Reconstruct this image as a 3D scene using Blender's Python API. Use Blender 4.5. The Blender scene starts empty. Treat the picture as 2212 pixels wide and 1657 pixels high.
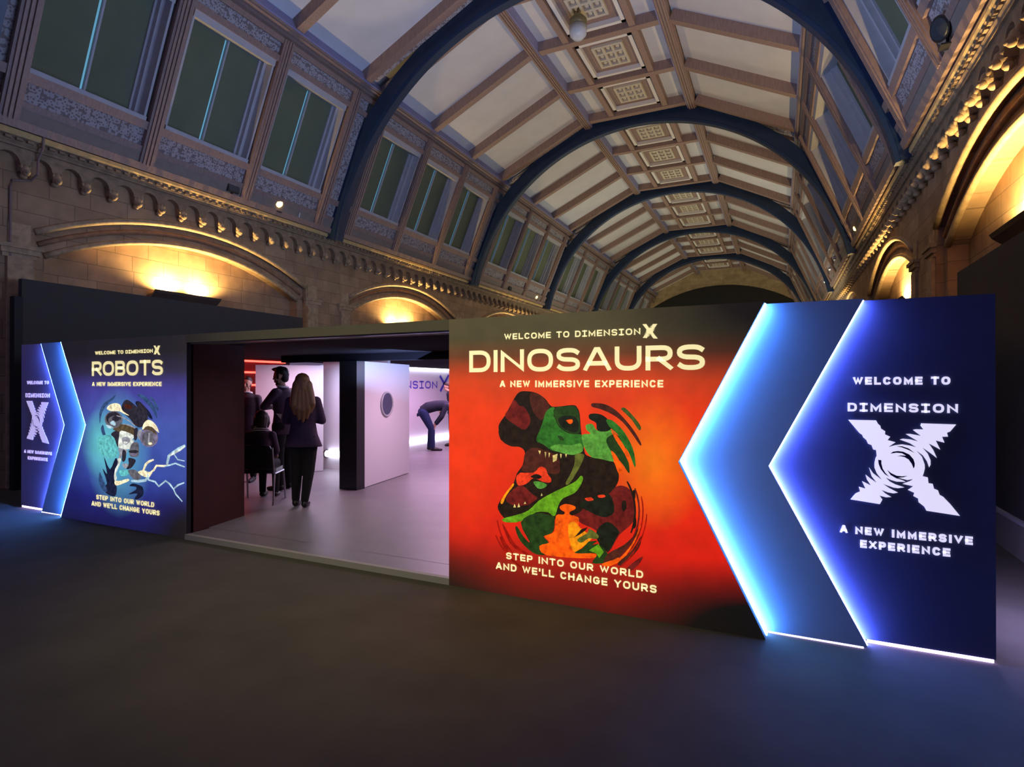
import bpy, bmesh, math, random
from math import sin, cos, pi, radians, sqrt, atan2
from mathutils import Vector, Matrix, Quaternion
random.seed(7)
C = bpy.context.scene.collection
SC = bpy.context.scene

# ------------------------------------------------------------------ camera
FW, FH, FPX, EYE = 2212.0, 1657.0, 1235.5, 1.6
YAW, PITCH = radians(25.1), radians(0.15)
cam = bpy.data.cameras.new('camera')
cam.sensor_width = 36.0; cam.lens = 36.0 * FPX / FW; cam.clip_start = 0.05; cam.clip_end = 200
camo = bpy.data.objects.new('camera', cam); C.objects.link(camo)
camo.location = (0, 0, EYE); camo.rotation_euler = (pi / 2 + PITCH, 0, YAW)
SC.camera = camo
VF = Vector((-sin(YAW) * cos(PITCH), cos(YAW) * cos(PITCH), sin(PITCH)))
VR = Vector((cos(YAW), sin(YAW), 0)); VU = VR.cross(VF)

def ray(px, py): return VF + VR * ((px - FW / 2) / FPX) + VU * ((FH / 2 - py) / FPX)
def at_y(px, py, Y): d = ray(px, py); return Vector((0, 0, EYE)) + d * (Y / d.y)
def at_x(px, py, X): d = ray(px, py); return Vector((0, 0, EYE)) + d * (X / d.x)
def on_floor(px, py, z=0.0): d = ray(px, py); return Vector((0, 0, EYE)) + d * ((z - EYE) / d.z)

# ------------------------------------------------------------------ world, exposure
wd = bpy.data.worlds.new('world'); SC.world = wd; wd.use_nodes = True
wd.node_tree.nodes['Background'].inputs[0].default_value = (0.35, 0.45, 0.75, 1)
wd.node_tree.nodes['Background'].inputs[1].default_value = 0.02
SC.view_settings.view_transform = 'Standard'; SC.view_settings.look = 'None'
SC.view_settings.exposure = 0.0; SC.view_settings.gamma = 1.0; SC.view_settings.use_curve_mapping = False

def lamp(name, kind, loc, energy, color, size=0.1, size_y=None, aim=None, spot=None, blend=0.4):
    l = bpy.data.lights.new(name, kind); l.energy = energy; l.color = color
    if kind == 'AREA':
        l.shape = 'RECTANGLE' if size_y else 'SQUARE'; l.size = size
        if size_y: l.size_y = size_y
    else: l.shadow_soft_size = size
    if kind == 'SPOT': l.spot_size = spot; l.spot_blend = blend
    o = bpy.data.objects.new(name, l); C.objects.link(o); o.location = loc
    if aim is not None:
        o.rotation_euler = (Vector(aim) - Vector(loc)).to_track_quat('-Z', 'Y').to_euler()
    return o

WARM = (1.0, 0.68, 0.26)
# unseen area lights added above the booth and beyond it to light the vault
lamp('vault_wash_violet', 'AREA', (-2.6, 8.0, 2.6), 480, (0.36, 0.52, 1.0), 5.0, 5.0, aim=(-6.0, 9.0, 11))
lamp('vault_wash_warm', 'AREA', (-2.2, 26.0, 2.8), 470, (1.0, 0.97, 0.80), 5.0, 20.0, aim=(-5.4, 26.2, 12))
lamp('vault_wash_warm_far', 'AREA', (-4.3, 41.0, 2.8), 190, (0.98, 0.96, 0.74), 8.0, 8.0, aim=(-4.3, 41.2, 12))
# violet show light at the near end of the hall, behind the photographer
lamp('gallery_light_violet', 'AREA', (-3.5, -4.6, 3.2), 100, (0.36, 0.34, 1.0), 5.0, 1.6, aim=(-7.5, 6.0, 7.4))
lamp('warm_front_fill', 'SPOT', (-3.0, -2.6, 7.6), 1150, (1.0, 0.90, 0.40), 0.5, aim=(-2.9, 3.6, 1.6), spot=radians(42), blend=1.0)  # unseen spot added as warm fill on the header and floor

# ------------------------------------------------------------------ materials
def lin(c):
    c = c / 255.0
    return c / 12.92 if c <= 0.04045 else ((c + 0.055) / 1.055) ** 2.4
def rgb(r, g, b): return (lin(r), lin(g), lin(b), 1.0)
MATS = {}
def mat(name, col, rough=0.6, metal=0.0, vary=0.0, scale=6.0, bump=0.0, emit=None, power=0.0, stretch=None):
    if name in MATS: return MATS[name]
    m = bpy.data.materials.new(name); m.use_nodes = True; nt = m.node_tree; b = nt.nodes['Principled BSDF']
    b.inputs['Base Color'].default_value = col; b.inputs['Roughness'].default_value = rough; b.inputs['Metallic'].default_value = metal
    if emit is not None:
        b.inputs['Emission Color'].default_value = emit; b.inputs['Emission Strength'].default_value = power
    if vary or bump:
        tc = nt.nodes.new('ShaderNodeTexCoord'); nz = nt.nodes.new('ShaderNodeTexNoise')
        nz.inputs['Scale'].default_value = scale; nz.inputs['Detail'].default_value = 6
        src = tc.outputs['Object']
        if stretch:
            mp = nt.nodes.new('ShaderNodeMapping'); mp.inputs['Scale'].default_value = stretch
            nt.links.new(src, mp.inputs[0]); src = mp.outputs[0]
        nt.links.new(src, nz.inputs['Vector'])
        if vary:
            mr = nt.nodes.new('ShaderNodeMapRange'); mr.inputs[1].default_value = 0.3; mr.inputs[2].default_value = 0.7
            mr.inputs[3].default_value = 1 - vary; mr.inputs[4].default_value = 1 + vary
            mx = nt.nodes.new('ShaderNodeMix'); mx.data_type = 'RGBA'; mx.blend_type = 'MULTIPLY'; mx.inputs[0].default_value = 1
            mx.inputs[6].default_value = col
            nt.links.new(nz.outputs[0], mr.inputs[0]); nt.links.new(mr.outputs[0], mx.inputs[7]); nt.links.new(mx.outputs[2], b.inputs['Base Color'])
        if bump:
            bp = nt.nodes.new('ShaderNodeBump'); bp.inputs['Strength'].default_value = bump; bp.inputs['Distance'].default_value = 0.02
            nt.links.new(nz.outputs[0], bp.inputs['Height']); nt.links.new(bp.outputs[0], b.inputs['Normal'])
    MATS[name] = m; return m

def stone_mat(name, c1, c2, mort, plane='YZ'):
    m = bpy.data.materials.new(name); m.use_nodes = True; nt = m.node_tree; b = nt.nodes['Principled BSDF']
    b.inputs['Roughness'].default_value = 0.85
    tc = nt.nodes.new('ShaderNodeTexCoord'); sp = nt.nodes.new('ShaderNodeSeparateXYZ'); cb = nt.nodes.new('ShaderNodeCombineXYZ')
    nt.links.new(tc.outputs['Object'], sp.inputs[0])
    nt.links.new(sp.outputs['Y' if plane == 'YZ' else 'X'], cb.inputs[0]); nt.links.new(sp.outputs['Z'], cb.inputs[1])
    br = nt.nodes.new('ShaderNodeTexBrick'); br.offset = 0.5; br.squash = 1.3; br.squash_frequency = 3
    for k, v in (('Scale', 1.0), ('Mortar Size', 0.007), ('Mortar Smooth', 0.3), ('Brick Width', 0.62), ('Row Height', 0.29), ('Bias', 0.0)):
        br.inputs[k].default_value = v
    br.inputs['Color1'].default_value = c1; br.inputs['Color2'].default_value = c2; br.inputs['Mortar'].default_value = mort
    nt.links.new(cb.outputs[0], br.inputs['Vector'])
    nz = nt.nodes.new('ShaderNodeTexNoise'); nz.inputs['Scale'].default_value = 3.0; nz.inputs['Detail'].default_value = 8
    nt.links.new(tc.outputs['Object'], nz.inputs['Vector'])
    mr = nt.nodes.new('ShaderNodeMapRange'); mr.inputs[1].default_value = 0.25; mr.inputs[2].default_value = 0.75; mr.inputs[3].default_value = 0.72; mr.inputs[4].default_value = 1.2
    mx = nt.nodes.new('ShaderNodeMix'); mx.data_type = 'RGBA'; mx.blend_type = 'MULTIPLY'; mx.inputs[0].default_value = 1
    nt.links.new(nz.outputs[0], mr.inputs[0]); nt.links.new(br.outputs['Color'], mx.inputs[6]); nt.links.new(mr.outputs[0], mx.inputs[7])
    nt.links.new(mx.outputs[2], b.inputs['Base Color'])
    bp = nt.nodes.new('ShaderNodeBump'); bp.inputs['Strength'].default_value = 0.35; bp.inputs['Distance'].default_value = 0.02
    nt.links.new(br.outputs['Fac'], bp.inputs['Height']); bp.invert = True; nt.links.new(bp.outputs[0], b.inputs['Normal'])
    MATS[name] = m; return m

def lace_mat(name, c1, c2, scale):
    """pierced / stencilled ornament: pale scrolls on a darker ground"""
    m = bpy.data.materials.new(name); m.use_nodes = True; nt = m.node_tree; b = nt.nodes['Principled BSDF']
    b.inputs['Roughness'].default_value = 0.8
    tc = nt.nodes.new('ShaderNodeTexCoord'); vo = nt.nodes.new('ShaderNodeTexVoronoi'); vo.feature = 'SMOOTH_F1'
    vo.inputs['Scale'].default_value = scale; vo.inputs['Randomness'].default_value = 0.45
    nt.links.new(tc.outputs['Object'], vo.inputs['Vector'])
    cr = nt.nodes.new('ShaderNodeValToRGB'); e = cr.color_ramp.elements
    e[0].position = 0.24; e[0].color = c2; e[1].position = 0.30; e[1].color = c1
    x = cr.color_ramp.elements.new(0.44); x.color = c1; x = cr.color_ramp.elements.new(0.50); x.color = c2
    nt.links.new(vo.outputs['Distance'], cr.inputs[0]); nt.links.new(cr.outputs[0], b.inputs['Base Color'])
    MATS[name] = m; return m

STONE = stone_mat('buff_stone', (0.47, 0.31, 0.165, 1), (0.38, 0.235, 0.12, 1), (0.25, 0.16, 0.09, 1))
STONE_END = stone_mat('buff_stone_end', (0.45, 0.34, 0.20, 1), (0.36, 0.27, 0.15, 1), (0.26, 0.19, 0.11, 1), 'XZ')
STONE_TRIM = mat('carved_stone', (0.48, 0.335, 0.18, 1), 0.75, vary=0.25, scale=9, bump=0.25)
STONE_RED = mat('terracotta_stone', (0.36, 0.19, 0.09, 1), 0.75, vary=0.25, scale=9, bump=0.2)
WOOD = mat('brown_painted_timber', (0.29, 0.195, 0.16, 1), 0.55, vary=0.16, scale=5, stretch=(6, 6, 1))
PLASTER = mat('white_ceiling_plaster', (0.60, 0.61, 0.63, 1), 0.9, vary=0.04, scale=2)
FASCIA = mat('blue_lit_fascia', (0.27, 0.27, 0.46, 1), 0.85, vary=0.05)  # blue light falling on the boards is put into this colour
LACE = lace_mat('stencilled_frieze', (0.42, 0.39, 0.39, 1), (0.20, 0.16, 0.155, 1), 17)
MOULD = mat('white_moulding', (0.72, 0.71, 0.68, 1), 0.7)
LEDGE = mat('stone_coloured_ledge', (0.26, 0.21, 0.17, 1), 0.8, vary=0.1)
CORN = mat('dark_carved_stone', (0.30, 0.205, 0.115, 1), 0.7, vary=0.28, scale=9, bump=0.25)
FRAME = mat('grey_window_frame', (0.46, 0.45, 0.46, 1), 0.6, vary=0.06)
BLIND = mat('green_grey_blind', (0.14, 0.165, 0.095, 1), 0.8, vary=0.08, scale=2)
SLIT = mat('daylight_behind_blind', (0.1, 0.2, 0.3, 1), 0.4, emit=(0.22, 0.62, 0.95, 1), power=0.5)
RIBBLUE = mat('dark_blue_iron', (0.009, 0.026, 0.07, 1), 0.42, metal=0.0, vary=0.15, scale=3)
BLACK = mat('matt_black', (0.012, 0.012, 0.013, 1), 0.7)
BLACKG = mat('satin_black', (0.02, 0.02, 0.022, 1), 0.35)
CARPET = mat('brown_grey_carpet', (0.088, 0.078, 0.058, 1), 0.95, vary=0.16, scale=2.2, bump=0.15)
VINYL = mat('grey_vinyl', (0.20, 0.19, 0.195, 1), 0.42, vary=0.07, scale=3)
DARKPANEL = mat('dark_partition_paint', (0.055, 0.050, 0.043, 1), 0.75, vary=0.05)
HEADER = mat('dark_header_paint', (0.155, 0.143, 0.095, 1), 0.7, vary=0.05)
REDWALL = mat('dark_red_wall', (0.070, 0.013, 0.010, 1), 0.75, vary=0.2, scale=4)
WHITEW = mat('white_wall', (0.72, 0.70, 0.73, 1), 0.5)
LED_BLUE = mat('blue_led_strip', (0.3, 0.6, 1, 1), 0.4, emit=(0.10, 0.33, 1.0, 1), power=62.0)
LED_BLUE_W = mat('blue_led_strip_wide', (0.3, 0.6, 1, 1), 0.4, emit=(0.09, 0.28, 1.0, 1), power=110.0)
LED_BLUE_V = mat('violet_led_strip_wide', (0.3, 0.4, 1, 1), 0.4, emit=(0.08, 0.20, 1.0, 1), power=90.0)
LED_BLUE2 = mat('violet_blue_led_strip', (0.3, 0.4, 1, 1), 0.4, emit=(0.14, 0.20, 1.0, 1), power=105.0)
LED_FLOOR = mat('floor_led_strip', (0.6, 0.7, 1, 1), 0.4, emit=(0.62, 0.45, 1.0, 1), power=7.0)
LED_WHITE = mat('white_led_tube', (1, 1, 1, 1), 0.4, emit=(0.82, 0.80, 1.0, 1), power=5.0)
LED_RED = mat('red_led_tube', (1, 0.1, 0.05, 1), 0.4, emit=(1.0, 0.045, 0.03, 1), power=7.0)
METAL = mat('brushed_metal', (0.5, 0.5, 0.55, 1), 0.3, metal=1.0)
CREAM = mat('cream_lettering', (0.8, 0.76, 0.55, 1), 0.5, emit=rgb(250, 236, 170), power=0.85)
WHITEL = mat('white_lettering', (0.85, 0.84, 0.9, 1), 0.5, emit=rgb(240, 234, 255), power=0.8)
LILACL = mat('lilac_lettering', (0.7, 0.66, 0.85, 1), 0.5, emit=rgb(205, 190, 240), power=0.7)
BLUEL = mat('violet_blue_lettering', rgb(75, 66, 190), 0.5)

# ------------------------------------------------------------------ mesh builder
class MB:
    def __init__(s): s.v = []; s.f = []; s.mi = []; s.mats = []
    def slot(s, m):
        if m is None: return 0
        if m not in s.mats: s.mats.append(m)
        return s.mats.index(m)
    def add(s, vs, fs, m=None):
        k = len(s.v); i = s.slot(m)
        s.v += [tuple(v) for v in vs]; s.f += [tuple(k + a for a in f) for f in fs]; s.mi += [i] * len(fs); return s
    def box(s, a, b, m=None):
        (x0, y0, z0), (x1, y1, z1) = a, b
        return s.add([(x0, y0, z0), (x1, y0, z0), (x1, y1, z0), (x0, y1, z0), (x0, y0, z1), (x1, y0, z1), (x1, y1, z1), (x0, y1, z1)],
                     [(0, 3, 2, 1), (4, 5, 6, 7), (0, 1, 5, 4), (1, 2, 6, 5), (2, 3, 7, 6), (3, 0, 4, 7)], m)
    def obox(s, o, u, v, w, m=None):
        o, u, v, w = Vector(o), Vector(u), Vector(v), Vector(w)
        return s.add([o, o + u, o + u + v, o + v, o + w, o + u + w, o + u + v + w, o + v + w],
                     [(0, 3, 2, 1), (4, 5, 6, 7), (0, 1, 5, 4), (1, 2, 6, 5), (2, 3, 7, 6), (3, 0, 4, 7)], m)
    def prism(s, pts, vec, m=None):
        n = len(pts); vec = Vector(vec); p = [Vector(q) for q in pts]
        return s.add(p + [q + vec for q in p], [tuple(range(n - 1, -1, -1)), tuple(range(n, 2 * n))] + [(i, (i + 1) % n, n + (i + 1) % n, n + i) for i in range(n)], m)
    def sheet(s, pts, m=None): return s.add(pts, [tuple(range(len(pts)))], m)
    def tube(s, pts, r, seg=8, m=None, closed=False):
        pts = [Vector(p) for p in pts]; n = len(pts); vs = []; fs = []
        up = Vector((0.13, 0.29, 0.95))
        for i, p in enumerate(pts):
            t = (pts[(i + 1) % n] - pts[i - 1]) if closed else (pts[min(i + 1, n - 1)] - pts[max(i - 1, 0)])
            t.normalize(); a = t.cross(up)
            if a.length < 1e-3: a = t.cross(Vector((1, 0, 0)))
            a.normalize(); b = t.cross(a); rr = r[i] if isinstance(r, (list, tuple)) else r
            vs += [p + (a * cos(2 * pi * k / seg) + b * sin(2 * pi * k / seg)) * rr for k in range(seg)]
        for i in range(n if closed else n - 1):
            j = (i + 1) % n
            fs += [(i * seg + k, i * seg + (k + 1) % seg, j * seg + (k + 1) % seg, j * seg + k) for k in range(seg)]
        if not closed: fs += [tuple(range(seg - 1, -1, -1)), tuple((n - 1) * seg + k for k in range(seg))]
        return s.add(vs, fs, m)
    def ball(s, c, r, seg=12, rings=8, m=None):
        c = Vector(c); r = (r, r, r) if not isinstance(r, (tuple, list)) else r; vs = []; fs = []
        for i in range(rings + 1):
            a = pi * i / rings
            for k in range(seg): b = 2 * pi * k / seg; vs.append((c.x + r[0] * sin(a) * cos(b), c.y + r[1] * sin(a) * sin(b), c.z + r[2] * cos(a)))
        for i in range(rings):
            fs += [(i * seg + k, i * seg + (k + 1) % seg, (i + 1) * seg + (k + 1) % seg, (i + 1) * seg + k) for k in range(seg)]
        return s.add(vs, fs, m)
    def lathe(s, base, prof, seg=16, m=None, ax=Vector((0, 0, 1))):
        base = Vector(base); ax = Vector(ax).normalized(); a = ax.orthogonal().normalized(); b = ax.cross(a); vs = []; fs = []; n = len(prof)
        for r, h in prof: vs += [base + ax * h + (a * cos(2 * pi * k / seg) + b * sin(2 * pi * k / seg)) * r for k in range(seg)]
        for i in range(n - 1): fs += [(i * seg + k, i * seg + (k + 1) % seg, (i + 1) * seg + (k + 1) % seg, (i + 1) * seg + k) for k in range(seg)]
        fs += [tuple(range(seg - 1, -1, -1)), tuple((n - 1) * seg + k for k in range(seg))]
        return s.add(vs, fs, m)
    def sweep(s, rings, m=None, closed_ring=True, caps=True):
        n = len(rings[0]); vs = [p for r in rings for p in r]; fs = []
        for i in range(len(rings) - 1):
            for k in range(n if closed_ring else n - 1):
                fs.append((i * n + k, i * n + (k + 1) % n, (i + 1) * n + (k + 1) % n, (i + 1) * n + k))
        if caps and closed_ring: fs += [tuple(range(n - 1, -1, -1)), tuple((len(rings) - 1) * n + k for k in range(n))]
        return s.add(vs, fs, m)
    def mesh(s, name, m=None, smooth=False, fix=True):
        me = bpy.data.meshes.new(name); me.from_pydata(s.v, [], s.f)
        ms = s.mats if s.mats else [m]
        for q in ms: me.materials.append(q)
        if len(ms) > 1: me.polygons.foreach_set('material_index', s.mi)
        if fix:
            bm = bmesh.new(); bm.from_mesh(me); bmesh.ops.remove_doubles(bm, verts=bm.verts, dist=1e-5)
            bmesh.ops.recalc_face_normals(bm, faces=bm.faces); bm.to_mesh(me); bm.free()
        if smooth:
            me.polygons.foreach_set('use_smooth', [True] * len(me.polygons))
        me.update(); return me
    def build(s, name, m=None, parent=None, smooth=False, fix=True):
        o = bpy.data.objects.new(name, s.mesh(name, m, smooth, fix)); C.objects.link(o)
        if parent: put(o, parent)
        return o

def put(o, parent):
    """make o a part of parent; o's mesh is written in world coordinates"""
    o.parent = parent; o.matrix_parent_inverse = parent_world(parent).inverted()
def parent_world(p):
    m = p.matrix_basis.copy()
    while p.parent:
        m = p.parent.matrix_basis @ p.matrix_parent_inverse @ m if False else (parent_world(p.parent) @ p.matrix_parent_inverse @ p.matrix_basis); break
    return m
def tag(o, label, cat, group=None):
    o['label'] = label; o['category'] = cat
    if group: o['group'] = group
    return o
def thing(name, label, cat, loc=(0, 0, 0), group=None):
    o = bpy.data.objects.new(name, None); C.objects.link(o); o.location = loc; o.empty_display_size = 0.1
    return tag(o, label, cat, group)
def struct(o): o['kind'] = 'structure'; return o
def sempty(name, loc=(0, 0, 0)):
    o = bpy.data.objects.new(name, None); C.objects.link(o); o.location = loc; o.empty_display_size = 0.1; return struct(o)
def copy_tree(o, parent=None):
    c = o.copy(); C.objects.link(c)
    if parent: c.parent = parent
    for ch in list(o.children): copy_tree(ch, c)
    return c

# ------------------------------------------------------------------ hall frame
Y0, Y1 = -6.0, 47.5
XL, XR = -10.6, 1.953                     # cornice edges
def SX(side, d): return XL + d if side == 'L' else XR - d
RIBY = [4.1 + 7.42 * k for k in range(6)]
BAYS = RIBY                               # a bay starts at each rib
XC = -4.27                                # axis of the vault

MB().box((-12.2, Y0 - 0.3, -0.2), (3.4, Y1 + 0.3, 0.0)).build('floor', CARPET); struct(bpy.data.objects['floor'])

def arc_pts(half, spring, apex, n=20):
    """segmental arch as (dy, z), from -half to +half"""
    h = apex - spring; R = (half * half + h * h) / (2 * h); zc = apex - R; a = math.asin(half / R)
    return [(R * sin(-a + 2 * a * i / n), zc + R * cos(-a + 2 * a * i / n)) for i in range(n + 1)]
ARCS = [c + 3.87 for c in [RIBY[0] - 7.42] + RIBY]
OUT = (2.90, 4.06, 4.78); INN = (2.72, 3.72, 4.42)

def side_wall(side, name):
    root = sempty(name)
    mb = MB()
    dW, d1, d2 = -0.25, -0.36, -0.62
    X = lambda d: SX(side, d)
    ZT = 5.32
    edges = [Y0] + [(ARCS[i] + ARCS[i + 1]) / 2 for i in range(len(ARCS) - 1)] + [Y1]
    mould = []
    for i, yc in enumerate(ARCS):
        a0, a1 = edges[i], edges[i + 1]
        o = [(yc + y, z) for y, z in arc_pts(*OUT)]; n = [(yc + y, z) for y, z in arc_pts(*INN)]
        poly = [(a0, 0), (yc - OUT[0], 0)] + o + [(yc + OUT[0], 0), (a1, 0), (a1, ZT), (a0, ZT)]
        mb.sheet([(X(dW), y, z) for y, z in poly])
        # outer jamb, the middle step, inner jamb, back of the recess
        oo = [(yc - OUT[0], 0)] + o + [(yc + OUT[0], 0)]; nn = [(yc - INN[0], 0)] + n + [(yc + INN[0], 0)]
        k = len(oo)
        mb.sweep([[(X(dW), y, z) for y, z in oo], [(X(d1), y, z) for y, z in oo]], closed_ring=False)
        mb.sweep([[(X(d1), y, z) for y, z in oo], [(X(d1), y, z) for y, z in nn]], closed_ring=False)
        mb.sweep([[(X(d1), y, z) for y, z in nn], [(X(d2), y, z) for y, z in nn]], closed_ring=False)
        mb.sheet([(X(d2), y, z) for y, z in nn])
        if yc > 0:
            mm = MB()
            for dd, (q, r, mt) in enumerate(((o, 0.055, STONE_TRIM), ([(y, z) for y, z in n], 0.05, STONE_TRIM))):
                pts = [(X(dW + 0.0 if dd == 0 else d1), y, z) for y, z in q]
                mm.tube(pts, r, 8, mt)
            md = [((y0 + y1) / 2, (z0 + z1) / 2) for (y0, z0), (y1, z1) in zip(o, n)]
            mm.tube([(X(d1), y, z) for y, z in md], 0.045, 8, STONE_RED)
            mould.append(mm.build('arch_moulding', None, root, smooth=True))
            # impost blocks of the piers
            for sgn in (-1, 1):
                im = MB(); ye = yc + sgn * OUT[0]; yi = yc + sgn * (OUT[0] + 0.42)
                lo, hi = min(ye, yi), max(ye, yi)
                for (z0, z1, d, e) in ((3.60, 3.66, 0.03, 0.02), (3.66, 3.74, 0.07, 0.05), (3.74, 3.80, 0.10, 0.08), (3.80, 4.14, 0.02, -0.06)):
                    x0, x1 = sorted((X(dW), X(dW + d)))
                    im.box((x0 - 0.001, lo - e, z0), (x1, hi + e, z1))
                x0, x1 = sorted((X(dW), X(dW + 0.05))); im.box((x0, lo + 0.04, 0.0), (x1, hi - 0.04, 3.60))
                im.build('impost', STONE_TRIM, root)
    w = mb.build('stone_face', STONE, root, fix=False)
    return root
side_wall('L', 'wall_left'); side_wall('R', 'wall_right')

def cornice(side, name):
    root = sempty(name)
    X = lambda d: SX(side, d)
    prof = [(-0.30, 5.24), (-0.13, 5.24), (-0.13, 5.30), (-0.09, 5.30), (-0.09, 5.33), (-0.06, 5.36), (-0.06, 5.41), (-0.01, 5.43), (0.0, 5.47), (0.0, 5.52),
            (-0.03, 5.53), (-0.10, 5.60), (-0.30, 5.60)]
    MB().sweep([[(X(d), y, z) for d, z in prof] for y in (Y0, Y1)]).build('cornice_moulding', CORN, root)
    GILT = mat('gilded_edge', (0.72, 0.50, 0.19, 1), 0.45, vary=0.15, scale=12)
    MB().sweep([[(X(d), y, z) for d, z in ((-0.012, 5.432), (0.014, 5.465), (0.014, 5.522), (-0.03, 5.532))] for y in (Y0, Y1)]).build('gilded_edge', GILT, root)
    # bead row under the drip edge
    bd = MB(); y = 4.0
    while y < Y1 - 0.2:
        x0, x1 = sorted((X(-0.06), X(-0.02))); bd.box((x0, y, 5.375), (x1, y + 0.085, 5.415)); y += 0.145
    bd.build('dentil_band', CORN, root)['kind'] = 'stuff'
    # arcade of little round arches
    P = 0.435; y = 3.95; face = []
    pts = [(3.95, 5.26)]
    n = int((Y1 - 3.95) / P)
    top = []
    for i in range(n):
        a = 3.95 + i * P
        top += [(a, 4.93), (a + 0.13, 4.93), (a + 0.13, 5.06)] + [(a + 0.2825 - 0.1525 * cos(t), 5.06 + 0.1525 * sin(t)) for t in [pi * k / 8 for k in range(1, 8)]] + [(a + P, 5.06)]
    end = 3.95 + n * P
    ar = MB()
    for i in range(n):
        a = 3.95 + i * P
        q = [(a, 4.95), (a + 0.13, 4.95), (a + 0.13, 5.06)] + [(a + 0.2825 - 0.1525 * cos(t), 5.06 + 0.1525 * sin(t)) for t in [pi * k / 8 for k in range(1, 8)]] + [(a + P, 5.06), (a + P, 5.26), (a, 5.26)]
        ar.prism([(X(-0.25), yy, z) for yy, z in q], (X(-0.13) - X(-0.25), 0, 0))
    ar.build('arcade_band', CORN, root)
    # carved heads
    first = None; cnt = 0
    for i in range(n):
        yy = 3.95 + i * P + 0.065
        s = 1 if side == 'L' else -1
        if first is None:
            h = MB(); bx = X(-0.13)
            h.ball((bx - s * 0.01, yy, 4.98), (0.085, 0.062, 0.085), 10, 7); h.ball((bx + s * 0.045, yy, 4.93), (0.055, 0.048, 0.06), 10, 6)
            h.ball((bx + s * 0.085, yy, 4.925), (0.03, 0.035, 0.03), 8, 5); h.ball((bx + s * 0.01, yy - 0.055, 5.02), (0.03, 0.02, 0.04), 6, 4); h.ball((bx + s * 0.01, yy + 0.055, 5.02), (0.03, 0.02, 0.04), 6, 4)
            h.ball((bx - s * 0.05, yy, 4.89), (0.06, 0.05, 0.05), 8, 5)
            first = h.build('carved_corbel', STONE_TRIM, root, smooth=True); yf = yy; base = first.location.copy()
        else:
            c = first.copy(); C.objects.link(c); c.location = base + Vector((0, yy - yf, 0)); c.rotation_euler = (0, 0, 0)
    return root
cornice('L', 'trim_1'); cornice('R', 'trim_2')

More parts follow.
